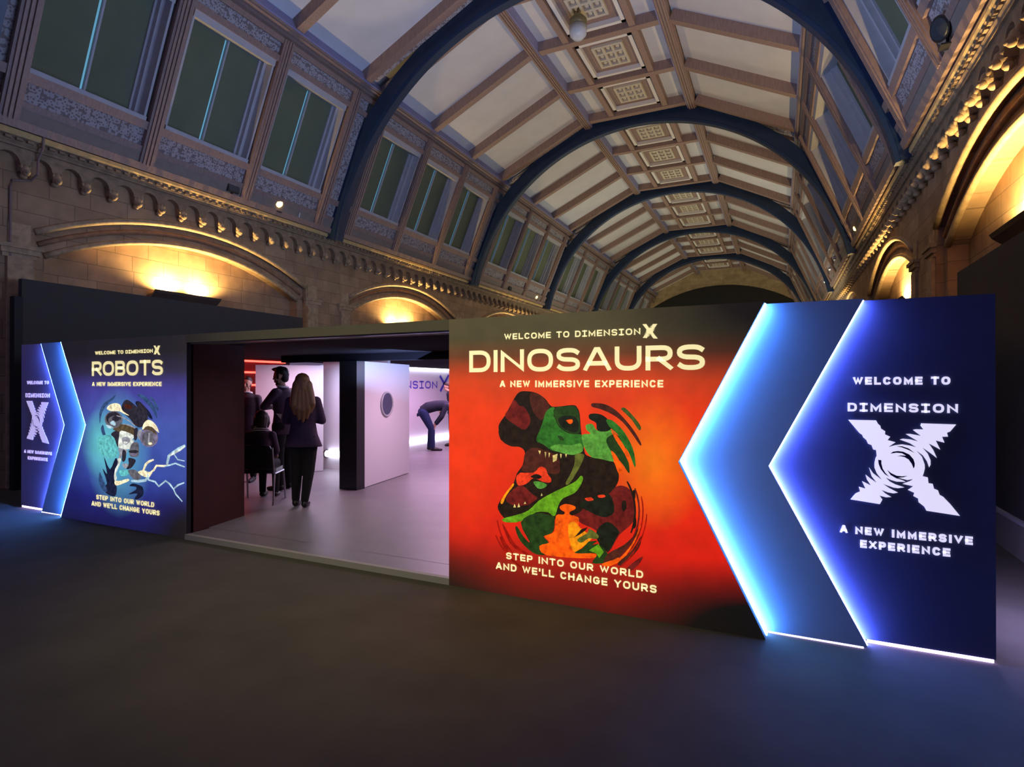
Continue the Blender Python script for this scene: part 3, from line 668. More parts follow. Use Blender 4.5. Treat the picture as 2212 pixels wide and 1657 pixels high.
def x_emblem(c00, c10, c01, c11, Y, m, parent, dark=None, name='x_emblem', frame=(155, 120, 1815, 1550)):
    """serrated X: corners are photo pixels of its box (top-left, top-right, bottom-left, bottom-right)"""
    A, B, D, E = [at_y(p[0], p[1], Y) for p in (c00, c10, c01, c11)]
    x0 = (A.x + D.x) / 2; x1 = (B.x + E.x) / 2; z1 = (A.z + B.z) / 2; z0 = (D.z + E.z) / 2
    def mp(u, v, o): return Vector((x0 + (x1 - x0) * (u - frame[0]) / (frame[2] - frame[0]), Y - 0.0015 - o, z1 - (z1 - z0) * (v - frame[1]) / (frame[3] - frame[1])))
    mb = MB(); mb.prism([mp(u, v, 0) for u, v in XOUT], (0, -0.004, 0))
    o = mb.build(name, m, parent)
    if dark:
        s = MB()
        for q in XIN: s.sheet([mp(u, v, 0.005) for u, v in q])
        s.build('swirl', dark, o)
    return o

# ---- printed backlit fabric ------------------------------------------
def print_mat(name, build):
    m = bpy.data.materials.new(name); m.use_nodes = True; nt = m.node_tree; b = nt.nodes['Principled BSDF']
    b.inputs['Roughness'].default_value = 0.6
    tc = nt.nodes.new('ShaderNodeTexCoord')
    def node(t, **kw):
        n = nt.nodes.new(t)
        for k, v in kw.items(): setattr(n, k, v)
        return n
    L = nt.links.new
    def ramp(src, stops):
        r = node('ShaderNodeValToRGB'); e = r.color_ramp.elements
        while len(e) < len(stops): e.new(0.5)
        for q, (p, c) in zip(e, stops): q.position = p; q.color = c
        L(src, r.inputs[0]); return r.outputs[0]
    def dist(cx, cz, rx, rz):
        mp = node('ShaderNodeMapping'); mp.vector_type = 'TEXTURE'
        mp.inputs['Location'].default_value = (cx, 0, cz); mp.inputs['Scale'].default_value = (rx, 1000, rz)
        L(tc.outputs['Object'], mp.inputs[0]); vl = node('ShaderNodeVectorMath', operation='LENGTH'); L(mp.outputs[0], vl.inputs[0]); return vl.outputs['Value']
    def mix(f, a, c, mode='MIX'):
        x = node('ShaderNodeMix', data_type='RGBA', blend_type=mode)
        for k, s in ((0, f), (6, a), (7, c)):
            if hasattr(s, 'links'): L(s, x.inputs[k])
            else: x.inputs[k].default_value = s
        return x.outputs[2]
    def noise(scale, lo, hi):
        nz = node('ShaderNodeTexNoise'); nz.inputs['Scale'].default_value = scale; nz.inputs['Detail'].default_value = 5; L(tc.outputs['Object'], nz.inputs['Vector'])
        mr = node('ShaderNodeMapRange'); mr.inputs[1].default_value = .3; mr.inputs[2].default_value = .7; mr.inputs[3].default_value = lo; mr.inputs[4].default_value = hi
        L(nz.outputs[0], mr.inputs[0]); return mr.outputs[0]
    sp = node('ShaderNodeSeparateXYZ'); L(tc.outputs['Object'], sp.inputs[0])
    def rng(src, a, c, lo=0, hi=1):
        mr = node('ShaderNodeMapRange'); mr.inputs[1].default_value = a; mr.inputs[2].default_value = c; mr.inputs[3].default_value = lo; mr.inputs[4].default_value = hi; L(src, mr.inputs[0]); return mr.outputs[0]
    col, power, base = build(sp.outputs['X'], sp.outputs['Z'], ramp, dist, mix, noise, rng)
    L(col, b.inputs['Emission Color']); b.inputs['Emission Strength'].default_value = power
    b.inputs['Base Color'].default_value = base
    MATS[name] = m; return m
W1 = (1, 1, 1, 1); K0 = (0, 0, 0, 1)
def red_print(X, Z, ramp, dist, mix, noise, rng):
    v = ramp(rng(Z, 0, 2.13), [(0.0, rgb(80, 3, 1)), (0.10, rgb(140, 3, 0)), (0.22, rgb(214, 22, 0)), (0.50, rgb(236, 42, 0)), (0.66, rgb(232, 52, 4)), (0.765, rgb(214, 62, 16)), (0.855, rgb(104, 52, 24)), (0.92, rgb(72, 64, 38))])  # olive top stop is warm spill light put into the print's emission
    hot = ramp(dist(-0.78, 1.08, 0.36, 0.48), [(0.0, (1, 1, 1, 1)), (1.0, K0)])
    v = mix(hot, v, rgb(246, 118, 0))
    hot2 = ramp(dist(-2.25, 1.05, 0.34, 0.75), [(0.0, (.7, .7, .7, 1)), (1.0, K0)])
    v = mix(hot2, v, rgb(252, 58, 2))
    k1 = ramp(dist(-0.10, -0.05, 0.95, 0.55), [(0.45, K0), (1.0, W1)]); v = mix(1.0, v, k1, 'MULTIPLY')
    k2 = ramp(dist(0.10, 2.35, 1.35, 0.95), [(0.4, (.06, .05, .05, 1)), (1.0, W1)]); v = mix(1.0, v, k2, 'MULTIPLY')
    k3 = ramp(dist(-2.75, -0.3, 1.1, 0.72), [(0.5, (.03, .03, .03, 1)), (1.0, W1)]); v = mix(1.0, v, k3, 'MULTIPLY')
    n = noise(7, .88, 1.1)
    return mix(1.0, v, n, 'MULTIPLY'), 1.0, (0.05, 0.045, 0.03, 1)
def blue_print(X, Z, ramp, dist, mix, noise, rng):
    v = ramp(rng(Z, 0, 2.13), [(0.0, rgb(18, 18, 70)), (0.14, rgb(26, 28, 112)), (0.3, rgb(52, 74, 160)), (0.55, rgb(66, 86, 170)), (0.72, rgb(66, 62, 150)), (0.82, rgb(42, 36, 64)), (0.92, rgb(22, 20, 22))])
    g = ramp(dist(-6.75, 0.85, 0.62, 0.75), [(0.0, W1), (1.0, K0)]); v = mix(g, v, rgb(96, 178, 205))
    g2 = ramp(dist(-7.05, 0.92, 0.42, 0.42), [(0.0, W1), (1.0, K0)]); v = mix(g2, v, rgb(100, 200, 200))
    k1 = ramp(dist(-5.55, -0.02, 0.75, 0.62), [(0.35, (.02, .02, .02, 1)), (1.0, W1)]); v = mix(1.0, v, k1, 'MULTIPLY')
    k2 = ramp(dist(-7.95, 1.0, 0.75, 2.2), [(0.2, (.42, .40, .55, 1)), (1.0, W1)]); v = mix(1.0, v, k2, 'MULTIPLY')
    return mix(1.0, v, noise(6, .9, 1.1), 'MULTIPLY'), 1.0, (0.12, 0.105, 0.085, 1)
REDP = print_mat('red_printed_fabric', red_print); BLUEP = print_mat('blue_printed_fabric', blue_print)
def ink(name, r, g, b_):
    """printed ink on backlit fabric, mottled like a painted texture"""
    m = mat(name, (lin(r) * .35, lin(g) * .35, lin(b_) * .35, 1), 0.6, emit=rgb(r, g, b_), power=1.0)
    nt = m.node_tree; b = nt.nodes['Principled BSDF']; tc = nt.nodes.new('ShaderNodeTexCoord'); nz = nt.nodes.new('ShaderNodeTexNoise')
    nz.inputs['Scale'].default_value = 22; nz.inputs['Detail'].default_value = 7; nz.inputs['Roughness'].default_value = 0.65
    mr = nt.nodes.new('ShaderNodeMapRange'); mr.inputs[1].default_value = .32; mr.inputs[2].default_value = .68; mr.inputs[3].default_value = .45; mr.inputs[4].default_value = 1.5
    nt.links.new(tc.outputs['Object'], nz.inputs['Vector']); nt.links.new(nz.outputs[0], mr.inputs[0]); nt.links.new(mr.outputs[0], b.inputs['Emission Strength'])
    return m
NAVY2 = mat('mid_layer_paint', (0.30, 0.41, 0.62, 1), 0.55, vary=0.03)
NAVY3 = mat('navy_layer_paint', (0.065, 0.08, 0.16, 1), 0.55, vary=0.05)
LILAC3 = mat('lilac_grey_layer_paint', (0.33, 0.23, 0.36, 1), 0.55, vary=0.04)
EDGE = mat('dark_panel_edge', (0.02, 0.02, 0.03, 1), 0.8)

def layer(pts, Y, d, m, name, parent):
    """panel of the stepped front wall: outline in (x, z), front face at y = Y"""
    mb = MB(); n = len(pts)
    mb.add([(x, Y, z) for x, z in pts] + [(x, Y + d, z) for x, z in pts], [tuple(range(n))], m)
    mb.add([(x, Y, z) for x, z in pts] + [(x, Y + d, z) for x, z in pts], [tuple(range(2 * n - 1, n - 1, -1))] + [(i, n + i, n + (i + 1) % n, (i + 1) % n) for i in range(n)], EDGE)
    return mb.build(name, None, parent)
def edge_strip(pts, Y0_, Y1_, s, m, parent, name='led_strip'):
    """LED strip stuck to the cut edge of a panel, facing +x (s=1) or -x"""
    mb = MB()
    for (x0, z0), (x1, z1) in zip(pts[:-1], pts[1:]):
        t = Vector((x1 - x0, 0, z1 - z0)); nn = Vector((abs(t.z) * s, 0, -t.x * s * (1 if t.z > 0 else -1))).normalized() * 0.008
        o = Vector((x0, Y0_, z0)) + nn * 0.15; mb.obox(o, t, (0, Y1_ - Y0_, 0), nn)
    return mb.build(name, m, parent)

def chev(top, tip, bot, Y):
    a, b, c = [at_y(p[0], p[1], Y) for p in (top, tip, bot)]; return [(a.x, ZT), (b.x, b.z), (c.x, 0.0)]
# right half
cr1 = chev((1651, 644), (1465, 998), (1654, 1381), LY1); cr2 = chev((1866, 636), (1660, 1008), (1874, 1413), LY2)
xr0 = at_y(970, 1000, LY1).x; xr1 = at_y(2151, 1000, LY3).x
rw = thing('poster_wall', 'right front wall of the booth with the red dinosaur poster and two blue chevrons', 'display wall', (xr0, LY1, 0), 'printed front walls of the booth')
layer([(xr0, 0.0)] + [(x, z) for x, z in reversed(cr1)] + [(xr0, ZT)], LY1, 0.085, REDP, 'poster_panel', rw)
layer([(cr1[1][0] - 0.05, 0.012), (cr2[2][0], 0.012)] + [cr2[1], cr2[0]] + [(cr1[1][0] - 0.05, ZT)], LY2, 0.075, NAVY2, 'chevron_panel', rw)
layer([(cr2[1][0] - 0.05, 0.023), (xr1, 0.023), (xr1, ZT), (cr2[1][0] - 0.05, ZT)], LY3, 0.10, NAVY3, 'logo_panel', rw)
edge_strip(cr1, LY1 + 0.070, LY2 - 0.004, 1, LED_BLUE, rw); edge_strip(cr2, LY2 + 0.058, LY3 - 0.004, 1, LED_BLUE2, rw)
MB().box((cr2[2][0] + 0.01, LY3 - 0.002, 0.004), (xr1 - 0.01, LY3 + 0.02, 0.022)).build('floor_led', LED_FLOOR, rw)
MB().box((cr1[2][0] + 0.01, LY2 - 0.001, 0.002), (cr2[2][0] - 0.02, LY2 + 0.02, 0.010)).build('floor_led', LED_FLOOR, rw)
text_on('WELCOME TO DIMENSION', (1090, 721), (1090, 734), (1383.5, 709), (1383.5, 723), LY1, CREAM, rw, serif_i=True, weight=.2)
x_emblem((1388, 701), (1421, 698.5), (1388, 733), (1421, 731.5), LY1, CREAM, rw)
text_on('DINOSAURS', (1014.5, 757), (1014.5, 803.5), (1523, 744.5), (1523, 800), LY1, CREAM, rw, name='title_lettering', weight=.19, gap=.2)
text_on('A NEW IMMERSIVE EXPERIENCE', (1080.5, 822), (1080.5, 836), (1433, 821), (1433, 837.5), LY1, CREAM, rw, weight=.23)
text_on('STEP INTO OUR WORLD', (1094, 1193), (1094, 1207), (1389.5, 1233), (1389.5, 1249), LY1, CREAM, rw, weight=.21)
text_on("AND WE'LL CHANGE YOURS", (1072, 1213.5), (1072, 1228), (1418.5, 1265), (1418.5, 1282), LY1, CREAM, rw, weight=.21)
text_on('WELCOME TO', (1842.5, 814), (1842.5, 831), (2052.5, 814), (2052.5, 831), LY3, WHITEL, rw, weight=.27)
text_on('DIMENSION', (1831, 870), (1831, 889), (2069, 873), (2069, 892), LY3, WHITEL, rw, weight=.24, serif_i=True)
NAVYD = mat('navy_swirl', (0.015, 0.02, 0.06, 1), 0.6)
x_emblem((1832.5, 907), (2073, 912), (1832.5, 1095.5), (2073, 1114), LY3, WHITEL, rw, NAVYD)
text_on('A NEW IMMERSIVE', (1814.5, 1135), (1814.5, 1151), (2101, 1157.5), (2101, 1176), LY3, WHITEL, rw, weight=.27)
text_on('EXPERIENCE', (1858, 1167), (1858, 1184), (2052.5, 1183.5), (2052.5, 1201), LY3, WHITEL, rw, weight=.27)

# ---- dinosaur print
def art(polys, Y, name, parent, frames):
    mb = MB()
    for k, (fr, m, pts) in enumerate(polys):
        ox, oy, sc = frames[fr]; off = 0.0004 + 0.00005 * k
        q = [pl(ox + u / sc, oy + v / sc, Y, off) for u, v in pts]
        mb.sheet(q, m)
    return mb.build(name, None, parent)
def bolt(pts, w):
    out = []
    for s in (1, -1):
        seq = range(len(pts)) if s == 1 else range(len(pts) - 1, -1, -1)
        for i in seq:
            a = Vector(pts[max(i - 1, 0)]); b = Vector(pts[min(i + 1, len(pts) - 1)]); d = (b - a).normalized(); ww = w * (.35 if i in (0, len(pts) - 1) else .5)
            out.append((pts[i][0] - d.y * ww * s, pts[i][1] + d.x * ww * s))
    return out
def smooth_closed(pts, n=3):
    out = []; N = len(pts)
    for i in range(N):
        p0, p1, p2, p3 = [Vector(pts[(i + j) % N]) for j in (-1, 0, 1, 2)]
        for k in range(n):
            t = k / n; out.append(tuple(.5 * ((2 * p1) + (p2 - p0) * t + (2 * p0 - 5 * p1 + 4 * p2 - p3) * t * t + (3 * p1 - p0 - 3 * p2 + p3) * t ** 3)))
    return out
DK = ink('ink_umber', 34, 22, 11); DK2 = ink('ink_black_green', 24, 28, 14); BR = ink('ink_brown', 74, 32, 20); RB = ink('ink_red_brown', 104, 26, 20); GR = ink('ink_green', 44, 104, 30)
GD = ink('ink_dark_green', 34, 58, 18); GL = ink('ink_light_green', 84, 146, 52); GY = ink('ink_yellow_green', 96, 152, 22); OG = ink('ink_orange', 248, 88, 4); OR = ink('ink_red_orange', 226, 58, 24)
OL = ink('ink_olive', 92, 96, 34); AM = ink('ink_amber', 240, 140, 10); TE = ink('ink_bone', 214, 190, 110); DR = ink('ink_deep_red', 150, 18, 4); DM = ink('ink_moss', 62, 78, 26)
S = smooth_closed
dino = [
 ('b', RB, S([(1130,540),(1300,460),(1560,360),(1720,300),(1850,360),(1910,560),(1890,780),(1700,960),(1560,1190),(1440,1080),(1400,900),(1200,800),(1100,680)])),
 ('a', DK, S([(110,620),(130,540),(200,440),(260,330),(330,200),(400,112),(500,98),(640,122),(760,200),(830,290),(900,318),(1150,292),(1215,330),(1250,420),(1268,650),(1310,900),(1350,1000),(1540,1050),(1720,1085),(1795,1250),(1785,1380),(1700,1500),(1560,1590),(1350,1640),(1250,1800),(900,1900),(500,1900),(250,1920),(105,1760),(130,1640),(250,1480),(320,1390),(370,1250),(440,1150),(480,1030),(470,930),(400,880),(280,870),(150,785)])),
 ('a', RB, S([(200,450),(260,340),(330,215),(400,300),(480,330),(560,500),(480,640),(330,560)])),
 ('a', BR, S([(560,120),(680,150),(770,230),(820,320),(720,500),(620,420),(560,280)])),
 ('a', GR, S([(690,640),(740,500),(770,400),(840,330),(900,332),(880,430),(900,480),(960,600),(1100,690),(1240,700),(1285,730),(1305,900),(1180,995),(1000,960),(850,925),(740,845),(640,790)])),
 ('a', GD, S([(900,332),(1150,305),(1205,340),(1240,420),(1255,640),(1230,690),(1100,680),(970,600),(900,470)])),
 ('a', DK2, S([(950,480),(1060,440),(1200,470),(1240,620),(1180,680),(1060,640),(980,580)])),
 ('a', OG, S([(1060,505),(1140,495),(1150,535),(1115,560),(1075,530)])),
 ('a', GL, S([(830,890),(980,960),(1160,990),(1290,940),(1260,830),(1120,860),(960,840)])),
 ('a', GD, S([(940,720),(1010,740),(1030,790),(970,780)])),
 ('a', DK, S([(115,640),(220,640),(250,760),(170,800),(125,740)])),
 ('a', BR, S([(490,960),(620,890),(860,965),(960,1060),(960,1250),(800,1250),(640,1240),(560,1250),(440,1210),(460,1090)])),
 ('a', OR, S([(365,1290),(420,1242),(500,1245),(620,1230),(690,1160),(770,1180),(800,1260),(850,1330),(830,1380),(730,1370),(600,1320),(500,1400),(390,1420),(360,1350)])),
 ('a', DK, S([(560,1300),(640,1260),(720,1300),(660,1330)])),
 ('a', GL, S([(600,1370),(700,1370),(790,1410),(740,1460),(660,1460)])),
 ('a', TE, [(668,930),(706,935),(690,985)]), ('a', TE, [(756,950),(782,955),(770,1035)]), ('a', TE, [(812,960),(836,965),(818,1030)]), ('a', TE, [(870,1000),(940,975),(925,1070),(875,1095)]), ('a', TE, [(972,975),(1000,980),(986,1045)]), ('a', TE, [(1046,980),(1072,980),(1058,1030)]),
 ('a', OL, S([(1190,985),(1310,985),(1290,1080),(1200,1250),(1100,1400),(1050,1390),(1130,1240),(1180,1100)])),
 ('a', GL, S([(1280,715),(1400,695),(1345,640),(1340,570),(1430,560),(1490,645),(1640,655),(1690,640),(1800,770),(1710,960),(1740,1085),(1540,1048),(1410,1020),(1315,885)])),
 ('a', GD, S([(1630,760),(1760,700),(1880,850),(1930,1050),(1950,1220),(1930,1240),(1850,1120),(1700,950),(1640,850)])),
 ('a', DK2, S([(1380,430),(1450,410),(1560,430),(1650,500),(1700,600),(1640,660),(1500,650),(1480,545),(1390,490)])),
 ('a', GR, S([(1620,500),(1710,510),(1850,640),(1950,800),(2010,950),(2035,1130),(2015,1150),(1940,960),(1850,830),(1780,700),(1670,600)])),
 ('a', BR, S([(1410,290),(1440,265),(1600,280),(1750,360),(1900,510),(2030,680),(2112,830),(2092,852),(1980,690),(1850,530),(1700,420),(1540,350),(1430,320)])),
 ('a', DM, S([(1830,345),(1890,335),(2030,480),(2110,600),(2082,645),(1980,500),(1880,400)])),
 ('a', OG, S([(1690,945),(1735,965),(1810,1080),(1855,1220),(1800,1255),(1755,1150)])),
 ('a', OG, S([(1690,650),(1790,740),(1880,880),(1950,1020),(2000,1160),(1950,1120),(1870,960),(1760,790)])),
 ('b', RB, S([(300,350),(420,300),(560,420),(620,470),(480,560),(300,560),(200,480)])),
 ('b', TE, [(300,590),(318,540),(336,590)]), ('b', TE, [(356,590),(372,530),(392,585)]), ('b', TE, [(440,545),(456,510),(472,540)]), ('b', TE, [(665,440),(676,400),(690,430)]),
 ('b', AM, S([(130,520),(170,440),(290,280),(305,300),(210,430),(160,540)])),
 ('b', GY, S([(1195,170),(1225,205),(1190,300),(1110,400),(960,470),(900,560),(860,690),(820,700),(760,655),(600,655),(400,775),(200,785),(160,740),(340,690),(500,630),(640,500),(830,390),(1000,310),(1130,240)])),
 ('b', GD, S([(400,790),(600,665),(820,705),(850,770),(835,900),(780,945),(705,975),(770,1060),(640,1105),(730,1190),(700,1222),(560,1190),(400,1040),(330,880),(350,840),(440,980),(520,1050)])),
 ('b', OG, S([(920,575),(1000,543),(1112,572),(1120,612),(1050,650),(1060,690),(1160,720),(1170,800),(1140,1000),(1130,1170),(1390,1205),(1330,1265),(750,1225),(650,1100),(782,1055),(715,972),(845,910),(865,700),(965,685),(980,650),(930,620)])),
 ('b', AM, S([(1030,820),(1110,780),(1190,860),(1280,930),(1350,990),(1200,1130),(1100,1170),(1040,1000)])),
 ('b', DK, [(1110,985),(1200,880),(1290,850),(1250,900),(1180,950)]),
 ('b', DK2, S([(1280,480),(1560,400),(1640,640),(1500,720),(1300,640),(1180,560)])),
 ('b', DK2, S([(1430,860),(1560,780),(1700,900),(1680,960),(1560,1170),(1440,1070),(1400,960)])),
 ('b', GD, [(1170,1180),(1300,1040),(1420,1030),(1330,1100),(1240,1150)]),
 ('b', OL, S([(1150,1010),(1280,930),(1310,870),(1430,960),(1400,1010),(1300,1000),(1200,1060)])),
 ('b', GD, S([(1120,1180),(1420,1070),(1560,1210),(1640,1235),(1540,1320),(1345,1325),(1410,1205),(1200,1200)])),
 ('b', GY, [(1300,1160),(1430,1075),(1500,1180),(1440,1260),(1400,1200)]),
 ('b', OR, S([(1250,470),(1330,455),(1365,490),(1290,505)])), ('b', OR, S([(1420,430),(1500,420),(1520,450),(1440,462)])),
 ('b', BR, S([(1560,1200),(1760,1090),(1900,960),(1960,860),(1900,1060),(1720,1240),(1500,1330)])),
 ('b', OG, S([(1480,1335),(1720,1240),(1880,1060),(1985,830),(1990,900),(1900,1110),(1740,1290),(1560,1370)])),
 ('b', BR, S([(1690,1320),(1880,1150),(1995,970),(1965,1130),(1800,1310),(1720,1360)])),
 ('b', RB, S([(1800,1400),(1930,1290),(2020,1240),(1960,1350),(1850,1430)])),
 ('b', DR, S([(150,800),(200,860),(330,1080),(530,1225),(440,1205),(260,1070)])), ('b', DR, S([(120,990),(172,1000),(235,1150),(205,1175)])),
 *[('b', c, bolt([(1010 + r * cos(radians(a0 + (a1 - a0) * i / 10)), 640 + r * .93 * sin(radians(a0 + (a1 - a0) * i / 10))) for i in range(11)], w)) for r, a0, a1, w, c in ((905, -28, 20, 26, DK), (960, -20, 44, 22, RB), (1010, -12, 38, 18, DR), (1060, 2, 50, 16, DR), (850, -22, 8, 20, RB), (1000, 118, 160, 20, DR), (930, 128, 172, 16, DR))],
 ('b', DK, S([(1880,380),(1915,360),(1920,450),(1895,500)])), ('b', DK, S([(1740,520),(1790,500),(1800,600),(1750,640)])), ('b', DK, S([(1890,800),(1925,720),(1930,830),(1900,870)])),
]
art(dino, LY1, 'dinosaur_print', rw, {'a': (1060, 830, 6.497), 'b': (1060, 1000, 6.136)})

# left half
K1, K2, K3 = LY1 + 0.02, LY1 + 0.072, LY1 + 0.122
cl1 = chev((131, 737), (185, 918), (131, 1113), K1); cl2 = chev((88, 740), (139, 918), (90, 1101), K2)
xl1 = at_y(403, 950, K1).x; xl0 = at_y(46, 950, K3).x
lw = thing('poster_wall', 'left front wall of the booth with the blue robots poster and small white X', 'display wall', (xl1, K1, 0), 'printed front walls of the booth')
layer([(xl1, ZT)] + cl1 + [(xl1, 0.0)], K1, 0.05, BLUEP, 'poster_panel', lw)
layer([(cl1[1][0] + 0.05, ZT), cl2[0], cl2[1], (cl2[2][0], 0.012), (cl1[1][0] + 0.05, 0.012)], K2, 0.048, NAVY2, 'chevron_panel', lw)
layer([(cl2[1][0] + 0.05, ZT), (xl0, ZT), (xl0, 0.03), (cl2[1][0] + 0.05, 0.03)], K3, 0.10, LILAC3, 'logo_panel', lw)
edge_strip(cl1, K1 + 0.004, K2 - 0.002, -1, LED_BLUE_W, lw); edge_strip(cl2, K2 + 0.004, K3 - 0.002, -1, LED_BLUE_V, lw)
MB().box((xl0 + 0.01, K3 + 0.004, 0.006), (cl2[2][0] - 0.01, K3 + 0.02, 0.029)).build('floor_led', LED_FLOOR, lw)
MB().box((cl2[2][0], K2 + 0.004, 0.002), (cl1[2][0] - 0.01, K2 + 0.02, 0.011)).build('floor_led', LED_FLOOR, lw)
text_on('WELCOME TO DIMENSION', (206.5, 759.5), (206.5, 766.5), (330.5, 753.5), (330.5, 762), K1, CREAM, lw, serif_i=True, weight=.22)
x_emblem((332.5, 747), (346.5, 746), (332.5, 767), (346.5, 767), K1, CREAM, lw)
text_on('ROBOTS', (199.6, 781.5), (199.6, 812), (352.3, 776.5), (352.3, 811), K1, CREAM, lw, name='title_lettering', weight=.2, gap=.2)
text_on('A NEW IMMERSIVE EXPERIENCE', (200, 825.5), (200, 834), (349.5, 824.5), (349.5, 834.5), K1, CREAM, lw, weight=.25)
text_on('STEP INTO OUR WORLD', (209, 1069), (209, 1078.5), (333.5, 1084.5), (333.5, 1095.5), K1, CREAM, lw, weight=.22)
text_on("AND WE'LL CHANGE YOURS", (199, 1083), (199, 1092), (345, 1102), (345, 1114), K1, CREAM, lw, weight=.22)
text_on('WELCOME TO', (59, 823), (59, 830), (105.6, 822.5), (105.6, 830.5), K3, LILACL, lw, weight=.27)
text_on('DIMENSION', (56, 850), (56, 858.5), (108, 849.5), (108, 859), K3, LILACL, lw, weight=.24, serif_i=True)
x_emblem((57.5, 867), (106.5, 866), (57.5, 956), (106.5, 958), K3, LILACL, lw, mat('lilac_swirl', (0.2, 0.16, 0.3, 1), 0.6))
text_on('A NEW IMMERSIVE', (53, 971), (53, 977.5), (112, 976.5), (112, 984), K3, LILACL, lw, weight=.27)
text_on('EXPERIENCE', (61, 985), (61, 992), (103, 989.5), (103, 997), K3, LILACL, lw, weight=.27)
NV = ink('ink_navy', 26, 30, 56); CH = ink('ink_charcoal', 46, 42, 52); GY1 = ink('ink_grey', 100, 98, 106); GY2 = ink('ink_light_grey', 150, 150, 160); CRM = ink('ink_cream', 255, 240, 196); WHT = ink('ink_white', 226, 232, 220)
BRZ = ink('ink_bronze', 92, 76, 54); PU = ink('ink_violet_grey', 122, 112, 136); STE = ink('ink_steel_blue', 52, 78, 120); PAL = ink('ink_pale_blue', 176, 208, 222); TEA = ink('ink_teal', 100, 190, 190)
def ell(cx, cy, rx, ry, rot=0, n=24):
    return [(cx + rx * cos(t) * cos(rot) - ry * sin(t) * sin(rot), cy + rx * cos(t) * sin(rot) + ry * sin(t) * cos(rot)) for t in [2 * pi * k / n for k in range(n)]]
